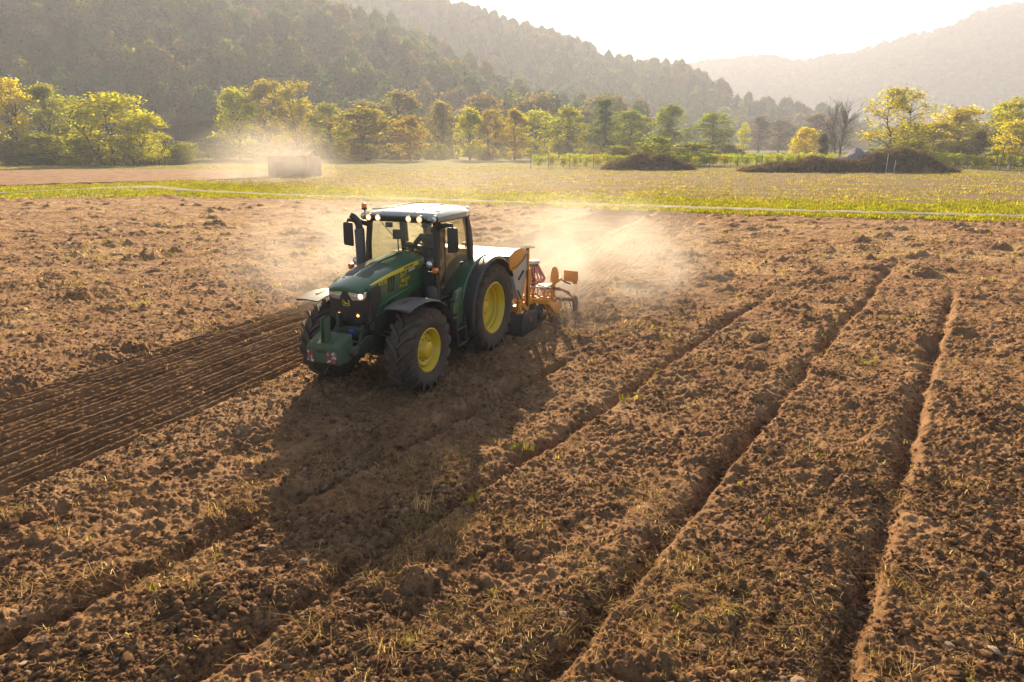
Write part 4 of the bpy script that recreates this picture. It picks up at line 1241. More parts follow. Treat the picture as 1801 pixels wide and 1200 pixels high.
# --- body
def hood_section(x, zt, hw, zb, drop=.13):
    pts = [(0, zt), (.16, zt - .004), (.285, zt - .016), (hw - .05, zt - drop * .48), (hw - .012, zt - drop * .80), (hw, zt - drop * 1.1), (hw + .012, zt - drop - .18), (hw, zb + .06), (hw - .05, zb)]
    full = [(x, y, z) for y, z in pts] + [(x, -y, z) for y, z in pts[::-1] if y > 0]
    return full
HS = [(1.66, 2.36, .455, 1.68), (2.1, 2.335, .455, 1.60), (2.6, 2.285, .45, 1.51), (3.05, 2.215, .44, 1.42), (3.35, 2.14, .425, 1.36), (3.46, 2.10, .412, 1.33), (3.50, 2.07, .40, 1.33)]
m = MB(); m.loft([hood_section(*h) for h in HS]); hood = m.build('hood', M_GREEN, tractor, smooth=24)
def side_at(x):
    xs = [h[0] for h in HS]; return float(np.interp(x, xs, [h[2] for h in HS])), float(np.interp(x, xs, [h[1] for h in HS]))
# front lip of the hood
m = MB()
m.loft([[(3.36, y * .98, z + .012) for y, z in ((-.40, 2.05), (-.30, 2.115), (0, 2.15), (.30, 2.115), (.40, 2.05), (.40, 1.97), (0, 1.99), (-.40, 1.97))],
        [(3.62, y * .95, z) for y, z in ((-.39, 1.97), (-.28, 2.02), (0, 2.045), (.28, 2.02), (.39, 1.97), (.385, 1.90), (0, 1.925), (-.385, 1.90))],
        [(3.685, y * .86, z) for y, z in ((-.38, 1.945), (-.28, 1.985), (0, 2.01), (.28, 1.985), (.38, 1.945), (.375, 1.905), (0, 1.925), (-.375, 1.905))]])
m.build('hood_lip', M_GREEN, hood, bevel=.012)
# dark panels and ridges on top of the hood
for s in (-1, 1):
    m = MB()
    q = []
    for x in (2.62, 2.9, 3.2, 3.40):
        hw, zt = side_at(x)
        q.append([(x, s * .065, zt + .006), (x, s * .20, zt + .002), (x, s * .285, zt - .014), (x, s * .285, zt - .03), (x, s * .065, zt - .02)])
    m.loft(q); m.build('hood_insert', M_DGREEN, hood)
m = MB()
m.loft([[(x, -.045, side_at(x)[1] + .004), (x, -.02, side_at(x)[1] + .022), (x, .02, side_at(x)[1] + .022), (x, .045, side_at(x)[1] + .004)] for x in (1.8, 2.2, 2.7, 3.1, 3.42)], close_ring=False)
m.build('hood_ridge', M_GREEN, hood)
# grille and lower front
m = MB()
def gsec(z, x, hw, back):
    return [(back, -hw - .004, z), (x - .075, -hw, z), (x - .018, -hw * .66, z), (x + .02, 0, z), (x - .018, hw * .66, z), (x - .075, hw, z), (back, hw + .004, z)]
m.loft([gsec(1.29, 3.52, .30, 3.4), gsec(1.36, 3.57, .365, 3.42), gsec(1.50, 3.60, .392, 3.44), gsec(1.65, 3.62, .398, 3.44), gsec(1.80, 3.635, .402, 3.42), gsec(1.925, 3.64, .402, 3.40)])
for s in (-1, 1):
    m.prism([(3.20, 2.015), (3.46, 1.965), (3.53, 1.93), (3.53, 1.40), (3.43, 1.41), (3.20, 1.73)], 'y', s * .36, s * .4475)
grille = m.build('grille', M_BLACK, tractor, smooth=40)
m = MB()
for k in range(9):
    z = 1.36 + k * .048
    m.tube([(3.605 - .09 * max(0, (1.5 - z)) * 3, y, z) if abs(y) < .2 else (3.575 - .09 * max(0, (1.5 - z)) * 3, y, z) for y in (-.28, -.16, 0, .16, .28)], .008, 5)
m.build('grille_bars', M_GREY, grille)
for s in (-1, 1):
    m = MB()
    m.prism([(s * .055, 1.912), (s * .25, 1.918), (s * .41, 1.935), (s * .385, 1.83), (s * .33, 1.775), (s * .14, 1.772)], 'x', 3.56, 3.60)
    # lean the housing to follow the curved front
    m.v = [(x + .06 - .32 * max(0, abs(y) - .06) ** 1.35, y, z) for x, y, z in m.v]
    hl = m.build('headlight', M_LAMP, tractor, bevel=.008)
    for k, (yy, zz, rr) in enumerate(((.295, 1.85, .042), (.165, 1.85, .042))):
        xx = 3.655 - .32 * max(0, yy - .06) ** 1.35
        b = MB(); b.lathe([(rr, -.02), (rr, .012), (rr * .8, .02), (.001, .024)], (xx, s * yy, zz), 'x', 16)
        lit = (s > 0 and k == 0)
        b.build('headlamp_lens', M_BULB if lit else M_LAMP, hl)
    b = MB(); b.lathe([(.03, -.02), (.03, .02), (.02, .028), (.001, .03)], (3.575, s * .20, 1.49), 'x', 14)
    b.build('marker_lamp', emit('marker lamp glow', (1, .45, .12), .5), tractor)
# emblem: yellow-rimmed shield with a leaping deer
m = MB(); m.prism([(-.058, 1.66), (.058, 1.66), (.072, 1.68), (.072, 1.755), (.05, 1.78), (-.05, 1.78), (-.072, 1.755), (-.072, 1.68)], 'x', 3.62, 3.646)
emb = m.build('emblem', M_DECAL, tractor, bevel=.004)
m = MB(); m.prism([(-.048, 1.671), (.048, 1.671), (.06, 1.686), (.06, 1.75), (.043, 1.768), (-.043, 1.768), (-.06, 1.75), (-.06, 1.686)], 'x', 3.64, 3.649); m.build('emblem_field', M_DGREEN, emb)
m = MB(); m.prism([(-.046, 1.742), (-.030, 1.738), (-.020, 1.752), (-.012, 1.752), (-.020, 1.734), (-.006, 1.722), (.030, 1.716), (.042, 1.728), (.040, 1.708), (.048, 1.690), (.040, 1.686), (.028, 1.702), (.004, 1.704), (-.014, 1.690), (-.036, 1.678), (-.038, 1.684), (-.018, 1.702), (-.026, 1.722), (-.036, 1.730), (-.048, 1.732)], 'x', 3.646, 3.653); m.build('emblem_deer', M_DECAL, emb)
# side vents, yellow stripe
for s in (-1, 1):
    for k in range(3):
        for (z0, z1, xo) in ((1.80, 2.10, 0), (1.44, 1.68, .05)):
            xa = 2.92 - .075 * k + xo
            hw = side_at(xa)[0] + .011
            m = MB(); m.prism([(xa + .03, z0), (xa + .062, z0 + .01), (xa - .002, z1), (xa - .034, z1 - .01)], 'y', s * (hw - .02), s * (hw + .006)); m.build('vent_slot', M_BLACK, tractor)
    m = MB(); q = []
    for x, zt_, zb_ in ((1.90, 2.245, 2.165), (2.2, 2.222, 2.148), (2.6, 2.182, 2.118), (3.0, 2.130, 2.080), (3.3, 2.075, 2.042), (3.46, 2.035, 2.028)):
        hw, ztop = side_at(x)
        y0 = hw + .004
        q.append([(x, s * (y0 - .02), zt_), (x, s * (y0 + .009), zt_ - .006), (x, s * (y0 + .013), zb_), (x, s * (y0 - .02), zb_)])
    m.loft(q); m.build('side_stripe', M_DECAL, tractor)
    # crease moulding on the side panel
    m = MB(); m.tube([(1.70, s * .462, 1.80), (2.2, s * .466, 1.78), (2.8, s * .458, 1.70), (3.3, s * .436, 1.60), (3.46, s * .40, 1.50)], .012, 6); m.build('panel_crease', M_GREEN, tractor)
    # lower skirt of the engine bay
    m = MB(); m.prism([(1.70, 1.74), (3.42, 1.38), (3.45, 1.2), (3.2, .98), (1.70, 1.05)], 'y', s * .30, s * .425); m.build('engine_skirt', M_BLACK, tractor, bevel=.02)

def text_mesh(body, size, xz, s, mat, parent, name, shear=0.0, y=.47, extr=.002, rise=0.0):
    cu = bpy.data.curves.new('txt', 'FONT'); cu.body = body; cu.size = size; cu.extrude = extr; cu.shear = shear
    ob = bpy.data.objects.new('txt', cu); COL.objects.link(ob)
    bpy.context.view_layer.update()
    dg = bpy.context.evaluated_depsgraph_get()
    me = bpy.data.meshes.new_from_object(ob.evaluated_get(dg))
    bpy.data.objects.remove(ob)
    o = bpy.data.objects.new(name, me); me.materials.clear(); me.materials.append(mat)
    o.parent = parent
    # letters stand upright on the side panel and read from outside
    o.matrix_local = Matrix.Translation((xz[0], s * y, xz[1])) @ Matrix.Rotation(math.pi if s > 0 else 0, 4, 'Z') @ Matrix.Rotation(math.pi / 2, 4, 'X') @ Matrix.Rotation(rise, 4, 'Z')
    COL.objects.link(o)
M_DTXT = paint('decal dark green', (.01, .05, .02), .5, dust=.02)
for s in (-1, 1):
    x0 = lambda a, b: a if s > 0 else b
    text_mesh('6215R', .105, (x0(3.27, 3.02), x0(1.985, 1.985)), s, M_DECAL, tractor, 'model_number', .15, .452, rise=.03)
    text_mesh('JOHN DEERE', .058, (x0(2.42, 1.98), x0(2.148, 2.185)), s, M_DTXT, tractor, 'stripe_lettering', 0, .474, rise=.09 * s)
    text_mesh('La P', .13, (x0(2.58, 2.24), 2.02), s, M_DECAL, tractor, 'side_lettering', .35, .468, rise=.06)
    text_mesh('Berger', .115, (x0(2.56, 2.14), 1.915), s, M_DECAL, tractor, 'side_lettering', .35, .472, rise=.10)
    text_mesh('P m Ca', .10, (x0(2.62, 2.14), 1.815), s, M_DECAL, tractor, 'side_lettering', .35, .470, rise=.06)
    m = MB(); m.box((2.16, s * .470, 2.115), (.22, .008, .045), (0, .08, 0)); m.build('data_plate', M_WHITE, tractor)

# --- chassis, engine block, axles
m = MB(); m.box((1.5, 0, .98), (3.5, .56, .62)); m.box((3.35, 0, 1.02), (.5, .5, .52)); m.build('chassis', M_DGREEN, tractor, bevel=.04)
m = MB(); m.cyl((0, -1.0, .94), (0, 1.0, .94), .17, 16); m.box((0, 0, .95), (.7, .7, .75)); m.build('rear_axle', M_DGREEN, tractor, bevel=.03)
m = MB(); m.tube([(2.8, -.80, .74), (2.8, -.4, .70), (2.8, 0, .66), (2.8, .4, .70), (2.8, .80, .74)], [.10, .13, .17, .13, .10], 10)
for s in (-1, 1):
    m.lathe([(.01, -.14), (.19, -.14), (.20, .02), (.15, .14), (.01, .14)], (2.8, s * .80, .745), 'y', 18)
    m.cyl((2.8, s * .62, .62), (2.8, s * .62, 1.0), .075, 10)
    m.tube([(2.55, s * .25, .78), (2.52, s * .65, .75)], .045, 8)
m.build('front_axle', M_DGREEN, tractor)
m = MB()
for s in (-1, 1):
    for j in range(3):
        r_ = np.random.default_rng(j + 10 * (s + 1))
        m.tube([(3.25 - .1 * j, s * .30, 1.10), (3.18 - .12 * j, s * (.52 + .05 * j), 1.02 + .06 * j), (3.0 - .1 * j, s * (.60 + .04 * j), .80 + .04 * j), (2.9, s * .45, .68)], .020, 6)
m.build('axle_hoses', M_BLACK, tractor)
# fuel tank and battery box between the wheels
for s in (-1, 1):
    m = MB(); m.loft([[(x, s * y, z) for y, z in ((.32, .62), (.80, .62), (.92, .74), (.94, 1.15), (.80, 1.34), (.32, 1.34))] for x in (.95, 1.05, 1.85, 1.95)])
    m.build('fuel_tank', M_BLACK, tractor, bevel=.03)
m = MB(); m.lathe([(.01, -.2), (.10, -.2), (.115, -.16), (.115, .30), (.08, .36), (.01, .36)], (2.06, .82, 1.42), 'z', 16); m.build('air_tank', M_BLACK, tractor)
# --- front fenders
for s in (-1, 1):
    m = MB(); q = []
    for x, z in ((3.52, 1.67), (3.30, 1.715), (3.02, 1.735), (2.72, 1.715), (2.42, 1.63), (2.18, 1.49), (2.02, 1.32), (1.96, 1.18)):
        q.append([(x, s * .72, z - .015), (x, s * .98, z), (x, s * 1.20, z - .005), (x, s * 1.245, z - .04), (x, s * 1.215, z - .05), (x, s * .98, z - .022), (x, s * .72, z - .035)])
    m.loft(q); fe = m.build('front_fender', M_GREY, tractor, smooth=40)
    m = MB(); m.box((3.12, s * .96, 1.728), (.28, .045, .012), (0, .02, 0)); m.build('fender_slot', M_BLACK, fe)
    m = MB(); m.tube([(2.8, s * .62, 1.0), (2.8, s * .66, 1.45), (2.85, s * .80, 1.70)], .035, 8); m.build('fender_bracket', M_BLACK, fe)
# --- front linkage and weight
m = MB()
for s in (-1, 1):
    m.prism([(3.40, .82), (3.40, 1.12), (3.62, 1.15), (3.80, 1.06), (4.10, 1.02), (4.10, .90), (3.75, .84)], 'y', s * .36, s * .41)
    m.tube([(3.52, s * .24, 1.30), (3.75, s * .32, 1.02), (3.92, s * .36, .92)], .035, 8)
m.box((3.58, 0, 1.16), (.16, .62, .16)); m.cyl((3.66, -.40, 1.00), (3.66, .40, 1.00), .05, 10)
m.prism([(3.50, 1.2), (3.66, 1.2), (3.63, 1.50), (3.55, 1.52)], 'y', -.25, -.17)
lk = m.build('front_linkage', M_DGREEN, tractor, bevel=.012)
m = MB(); m.box((3.69, .13, 1.22), (.07, .11, .07)); m.build('hydraulic_coupler', M_BLUE, lk, bevel=.012)
m = MB()
def wsec(y, o):
    return [(3.95 + o, y, .82 + o), (4.10, y, .77 + o), (4.34 - o, y, .78 + o), (4.385 - o, y, .83 + o), (4.405 - o, y, 1.09 - o), (4.37 - o, y, 1.145 - o), (4.06, y, 1.25 - o), (3.95 + o, y, 1.25 - o)]
m.loft([wsec(-.345, .04), wsec(-.31, 0), wsec(.31, 0), wsec(.345, .04)])
wt = m.build('front_weight', M_WGREEN, tractor, bevel=.010)
for yy in (-.17, .17):
    m = MB(); m.box((4.215, yy, 1.1985), (.30, .012, .010), (0, .325, 0)); m.build('weight_groove', M_BLACK, wt)
for yy, ww in ((-.245, .13), (.20, .20)):
    m = MB(); m.box((4.402, yy, .955), (.008, ww, .25), (0, -.077, 0)); m.build('warning_plate', M_RUST, wt)
m = MB(); m.box((4.400, -.02, 1.02), (.006, .20, .055), (0, -.077, 0)); m.build('front_slot', M_BLACK, wt)
for yy in (-.045, .055):
    m = MB(); m.prism([(4.20, 1.12), (4.34, 1.08), (4.315, 1.585), (4.20, 1.605)], 'y', yy - .010, yy + .010); m.build('weight_post', M_WGREEN, wt, bevel=.003)
m = MB(); m.box((4.27, .005, 1.33), (.02, .10, .44)); m.build('post_web', M_WGREEN, wt)
m = MB(); m.cyl((4.06, .33, .98), (4.06, .46, .98), .07, 12); m.cyl((4.06, -.33, .98), (4.06, -.46, .98), .07, 12); m.cyl((3.90, .38, 1.0), (4.02, .38, 1.0), .045, 10); m.build('weight_pin', M_DARKPIN, wt)

# --- rear fenders, steps
def arc_sheet(r0, a0, a1, y0, y1, t, n=20, cx=0.0, cz=.95, lip=.05):
    m = MB(); q = []
    for i in range(n + 1):
        a = a0 + (a1 - a0) * i / n
        c, s_ = math.cos(a), math.sin(a)
        q.append([(cx + rr * c, yy, cz + rr * s_) for rr, yy in ((r0, y0), (r0 + .01, (y0 + y1) / 2), (r0, y1 - .04 * (1 if y1 > y0 else -1)), (r0 - lip, y1), (r0 - lip - t * .3, y1 - t * (1 if y1 > y0 else -1)), (r0 - t, (y0 + y1) / 2), (r0 - t, y0))])
    m.loft(q); return m
for s in (-1, 1):
    f1 = arc_sheet(1.165, R(-2), R(150), s * .60, s * 1.03, .03).build('rear_fender', M_GREEN, tractor, smooth=40)
    arc_sheet(1.135, R(-12), R(150), s * 1.0, s * 1.285, .03).build('fender_extension', M_BLACK, f1, smooth=40)
    # inner fender wall under the cab
    m = MB(); m.prism([(1.165 * math.cos(a) * .99, .95 + 1.165 * math.sin(a) * .99) for a in np.linspace(R(-2), R(150), 18)] + [(-.9, 1.0), (.9, .9)], 'y', s * .595, s * .62); m.build('fender_wall', M_DGREEN, f1)
    m = MB(); m.tube([(.05, s * .98, 2.14), (.05, s * .98, 2.22)], .018, 6); m.build('rear_lamp_stalk', M_BLACK, f1)
    # access ladder below a dark skirt panel
    m = MB(); m.prism([(1.17, .92), (1.58, .80), (1.60, 1.30), (1.42, 1.56), (1.15, 1.62)], 'y', s * .96, s * 1.06); m.build('fender_skirt', M_GREEN, tractor, bevel=.03)
    e = bpy.data.objects.new('access_ladder', None); e.parent = tractor; COL.objects.link(e)
    for xx in (1.27, 1.66):
        m = MB(); m.prism([(xx - .012, .48), (xx + .012, .48), (xx + .012, .98), (xx - .012, 1.05)], 'y', s * 1.03, s * 1.20); m.v = [(x - .10 * (z - .46), y - s * .12 * (z - .46), z) for x, y, z in m.v]; m.build('ladder_side', M_BLACK, e, bevel=.006)
    for k, z in enumerate((.50, .82, 1.12, 1.40)):
        dz = z - .46
        m = MB(); m.box((1.465 - .1 * dz, s * (1.09 - .12 * dz), z), (.38, .20, .025)); m.build('tread', M_BLACK, e, bevel=.006)
        m = MB(); m.box((1.465 - .1 * dz, s * (1.195 - .12 * dz), z + .004), (.37, .010, .022)); m.build('tread_edge', M_GREY, e, bevel=.003)

# --- cab
cab = bpy.data.objects.new('cab', None); cab.parent = tractor; COL.objects.link(cab)
m = MB(); m.box((1.02, 0, 1.40), (1.45, 1.5, .16)); m.prism([(1.62, 1.35), (1.76, 1.35), (1.76, 2.12), (1.62, 2.15)], 'y', -.70, .70); m.build('cab_floor', M_BLACK, cab, bevel=.02)
m = MB(); m.box((.28, 0, 1.85), (.12, 1.45, .85)); m.build('rear_panel', M_BLACK, cab, bevel=.02)
for s in (-1, 1):
    m = MB(); m.loft([[(x + dx, s * (y + dy), z) for dx, dy in ((-.055, -.05), (.045, -.05), (.055, .02), (-.02, .055), (-.055, .04))] for x, y, z in ((1.78, .78, 1.38), (1.77, .80, 1.9), (1.74, .80, 2.5), (1.68, .77, 3.02))]); m.build('front_pillar', M_BLACK, cab, smooth=50)
    m = MB(); m.loft([[(x + dx, s * (y + dy), z) for dx, dy in ((-.09, -.05), (.09, -.05), (.09, .04), (-.09, .04))] for x, y, z in ((.30, .80, 1.90), (.33, .81, 2.35), (.38, .80, 2.7), (.44, .76, 3.02))]); m.build('rear_pillar', M_BLACK, cab, bevel=.015)
    # door: glass with thin frame and handle bar
    dr = bpy.data.objects.new('door', None); dr.parent = cab; COL.objects.link(dr)
    outl = [(.42, 2.10), (.46, 2.6), (.50, 2.98), (1.63, 2.98), (1.69, 2.5), (1.72, 1.9), (1.72, 1.46), (1.30, 1.46), (1.12, 1.62), (.86, 1.95)]
    m = MB(); m.prism(outl, 'y', s * .818, s * .824); m.build('door_pane', M_GLASS, dr)
    m = MB(); m.tube([(x, s * .828, z) for x, z in outl + outl[:1]], .016, 6, cap=False); m.build('door_frame', M_BLACK, dr)
    m = MB(); m.tube([(1.60, s * .85, 1.62), (1.60, s * .90, 1.68), (1.60, s * .90, 2.28), (1.56, s * .88, 2.62), (1.58, s * .84, 2.66)], .014, 8); m.build('grab_rail', M_BLACK, dr)
    m = MB(); m.box((.80, s * .85, 2.05), (.16, .03, .05)); m.build('door_handle', M_BLACK, dr, bevel=.008)
m = MB(); m.loft([[(1.775, -.73, 1.95), (1.79, .0, 1.95), (1.775, .73, 1.95)], [(1.765, -.74, 2.5), (1.80, 0, 2.5), (1.765, .74, 2.5)], [(1.69, -.71, 3.0), (1.73, 0, 3.0), (1.69, .71, 3.0)]], close_ring=False, cap=False); m.build('windscreen', M_GLASS, cab, thick=.005, smooth=60)
m = MB(); m.box((.36, 0, 2.62), (.006, 1.42, .80), (0, .11, 0)); m.build('rear_window', M_GLASS, cab)
m = MB(); m.tube([(1.80, -.30, 2.02), (1.82, .02, 2.18), (1.80, .34, 2.52)], .010, 6); m.build('wiper', M_BLACK, cab)
# roof
m = MB()
def rsec(x, z0, z1, hw, k=.10):
    return [(x, -hw, z0), (x, -hw - .01, z0 + (z1 - z0) * .45), (x, -hw + k, z1 - .012), (x, -hw * .4, z1 + .012), (x, 0, z1 + .018), (x, hw * .4, z1 + .012), (x, hw - k, z1 - .012), (x, hw + .01, z0 + (z1 - z0) * .45), (x, hw, z0)]
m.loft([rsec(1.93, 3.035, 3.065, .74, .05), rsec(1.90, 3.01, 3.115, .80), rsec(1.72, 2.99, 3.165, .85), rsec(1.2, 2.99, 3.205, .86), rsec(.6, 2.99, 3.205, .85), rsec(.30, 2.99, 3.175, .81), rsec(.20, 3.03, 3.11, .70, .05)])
roof = m.build('roof', M_ROOF_GLARE, cab, smooth=45)
m = MB(); m.box((1.02, 0, 2.975), (1.50, 1.60, .05)); m.build('headliner', M_BLACK, roof, bevel=.02)
m = MB()
for yy in (-.36, .36):
    m.tube([(1.80, yy, 3.155), (1.2, yy * 1.02, 3.224), (.6, yy, 3.224), (.30, yy * .96, 3.192)], .010, 6)
m.tube([(1.55, -.80, 3.17), (1.53, -.3, 3.20), (1.53, .3, 3.20), (1.55, .80, 3.17)], .006, 5); m.build('roof_seam', M_BLACK, roof)
m = MB(); m.loft([[(1.90, y, 3.0), (1.955, y, 3.02), (1.965, y, 3.075), (1.90, y, 3.10)] for y in (-.70, -.35, 0, .35, .70)]); m.build('lamp_bar', M_BLACK, roof)
for yy, lit in ((-.80, 0), (-.60, 1), (-.38, 1), (.32, 1), (.56, 1), (.82, 0)):
    xx = 1.955 - (.10 if abs(yy) > .7 else 0)
    m = MB(); m.lathe([(.070, -.06), (.070, .0), (.062, .012)], (xx, yy, 3.045), 'x', 20)
    lp = m.build('work_lamp', M_BLACK, roof); 
    m = MB(); m.lathe([(.061, .008), (.04, .016), (.001, .020)], (xx, yy, 3.045), 'x', 20); m.build('lamp_lens', M_LAMPON if lit else M_LAMP, lp)
    if lit:
        m = MB(); m.lathe([(.030, .012), (.026, .028), (.001, .032)], (xx, yy, 3.04), 'x', 14); m.build('lamp_bulb', M_BULB, lp)
for s in (-1, 1):
    m = MB(); m.lathe([(.07, -.05), (.07, .03), (.06, .04), (.001, .05)], (.24, s * .70, 3.09), 'x', 16); m.v = [(2 * .24 - x, y, z) for x, y, z in m.v]; m.build('work_lamp', M_LAMP, roof)
# beacon on its stalk at the right front corner and one on the roof
def beacon(x, y, z, parent, stalk):
    m = MB()
    if stalk: m.tube([(x - .05, y + .06, z - .32), (x - .02, y + .02, z - .20), (x, y, z - .06)], [.014, .014, .018], 8)
    m.lathe([(.001, -.07), (.055, -.07), (.06, -.03), (.001, -.03)], (x, y, z), 'z', 16)
    b = m.build('beacon', M_BLACK, parent)
    m = MB(); m.lathe([(.052, -.032), (.055, .03), (.04, .06), (.001, .068)], (x, y, z), 'z', 16); m.build('beacon_lens', M_AMBER, b)
beacon(1.62, -.93, 3.22, cab, True)
# mirrors
for s in (-1, 1):
    m = MB(); m.tube([(1.68, s * .80, 2.86), (1.76, s * .92, 2.92), (1.82, s * 1.08, 2.95), (1.83, s * 1.20, 2.95)], [.05, .05, .045, .035], 10); m.tube([(1.83, s * 1.20, 2.95), (1.84, s * 1.22, 2.90)], .02, 6)
    ma = m.build('mirror_arm', M_BLACK, cab)
    m = MB(); m.loft([[(x, s * y, z) for y, z in ((1.10, 2.42), (1.31, 2.44), (1.325, 2.50), (1.31, 2.89), (1.28, 2.91), (1.10, 2.90))] for x in (1.80, 1.86)]); m.build('mirror', M_BLACK, ma, bevel=.018)
    m = MB(); m.box((1.795, s * 1.21, 2.66), (.006, .17, .42)); m.build('mirror_glass', M_LAMP, ma)
# exhaust stack at the right front corner
m = MB(); m.tube([(2.10, -.72, 1.9), (2.10, -.73, 2.1), (2.10, -.735, 2.80), (2.11, -.74, 2.84)], [.085, .10, .10, .085], 16)
ex = m.build('exhaust_stack', M_GREY, tractor, smooth=40)
m = MB(); m.tube([(2.10, -.735, 2.82), (2.10, -.74, 2.90), (2.12, -.77, 2.99), (2.15, -.83, 3.07), (2.18, -.87, 3.10)], [.07, .072, .072, .066, .058], 14); m.build('exhaust_tip', M_BLACK, ex)
# lamps on brackets each side of the windscreen
for s, px, py, pz in ((1, 1.93, .74, 2.185), (-1, 2.10, -.845, 2.18)):
    m = MB(); m.lathe([(.001, -.06), (.06, -.05), (.078, .0), (.078, .03)], (px, py, pz), 'x', 18); m.tube([(px - .03, py, pz - .05), (px - .1, py - .05 * s, pz - .2)], .018, 6); lp = m.build('side_lamp', M_BLACK, tractor)
    m = MB(); m.lathe([(.07, .022), (.05, .04), (.001, .048)], (px, py, pz), 'x', 18); m.build('lamp_lens', M_LAMP, lp)
    m = MB(); m.lathe([(.001, -.05), (.055, -.045), (.058, .02), (.04, .04), (.001, .045)], (px + .03, py + s * .13, pz - .11), 'x', 16); m.build('indicator', M_AMBER, lp)
    m = MB(); m.box((px - .02, py + s * .08, pz - .16), (.05, .26, .04)); m.build('lamp_bracket', M_BLACK, lp, bevel=.006)
# cab interior
m = MB(); m.loft([[(x, y, z) for x, z in ((.45, 1.85), (.95, 1.88), (.97, 1.98), (.92, 2.02), (.47, 1.98))] for y in (-.27, -.24, .24, .27)]); m.loft([[(x, y, z) for x, z in ((.40, 1.95), (.55, 1.95), (.47, 2.72), (.36, 2.72))] for y in (-.25, -.22, .22, .25)]); m.box((.66, 0, 1.66), (.4, .36, .4)); m.build('driver_seat', M_SEAT, cab, bevel=.03)
m = MB(); m.loft([[(1.40, -.30, 1.5), (1.68, -.32, 1.5), (1.68, .32, 1.5), (1.40, .30, 1.5)], [(1.42, -.26, 2.05), (1.68, -.34, 2.10), (1.68, .34, 2.10), (1.42, .26, 2.05)], [(1.34, -.2, 2.24), (1.60, -.28, 2.32), (1.60, .28, 2.32), (1.34, .2, 2.24)]]); m.build('dashboard', M_SEAT, cab, bevel=.03)
m = MB()
_c, _t = Vector((1.26, -.04, 2.36)), R(28)
ring = [(_c.x + .2 * math.cos(a) * math.cos(_t), _c.y + .2 * math.sin(a), _c.z + .2 * math.cos(a) * math.sin(_t)) for a in np.linspace(0, 6.283, 25)]
m.tube(ring, .015, 8, cap=False)
for a in (0.3, 2.4, 4.5): m.cyl(tuple(_c), (_c.x + .2 * math.cos(a) * math.cos(_t), _c.y + .2 * math.sin(a), _c.z + .2 * math.cos(a) * math.sin(_t)), .012, 6)
m.cyl((1.40, -.04, 2.15), tuple(_c), .04, 10); m.build('steering_wheel', M_BLACK, cab)
m = MB(); m.box((1.24, -.40, 2.63), (.035, .22, .20), (0, -.15, .35)); m.tube([(1.22, -.42, 2.54), (1.10, -.50, 2.35), (1.0, -.55, 2.1)], .014, 6); m.build('display_screen', M_BLACK, cab, bevel=.008)
m = MB(); m.loft([[(x, -.62, z), (x, -.36, z), (x, -.36, z - .35), (x, -.62, z - .35)] for x, z in ((.45, 2.20), (.95, 2.24), (1.10, 2.12))]); m.build('arm_console', M_SEAT, cab, bevel=.02)
m = MB(); m.box((1.55, -.40, 2.86), (.05, .14, .10)); m.tube([(1.5, -.62, 2.90), (1.40, -.50, 2.70), (1.30, -.40, 2.55)], .008, 5); m.build('roof_console', M_BLACK, cab)
# antenna puck behind the cab
m = MB(); m.tube([(-.05, .50, 2.16), (-.05, .50, 2.30)], .02, 8); m.lathe([(.001, 0), (.09, .0), (.095, .035), (.06, .06), (.001, .065)], (-.05, .50, 2.29), 'z', 18); m.build('antenna', M_BLACK, tractor)
# rear three point hitch
m = MB()
for s in (-1, 1):
    m.tube([(-.3, s * .3, .75), (-.9, s * .42, .62), (-1.15, s * .44, .60)], .05, 8); m.tube([(-.25, s * .3, 1.35), (-.75, s * .38, 1.30), (-.8, s * .4, .66)], .035, 8)
m.tube([(-.3, 0, 1.25), (-1.2, 0, 1.15)], .04, 8); m.build('rear_linkage', M_DGREEN, tractor)
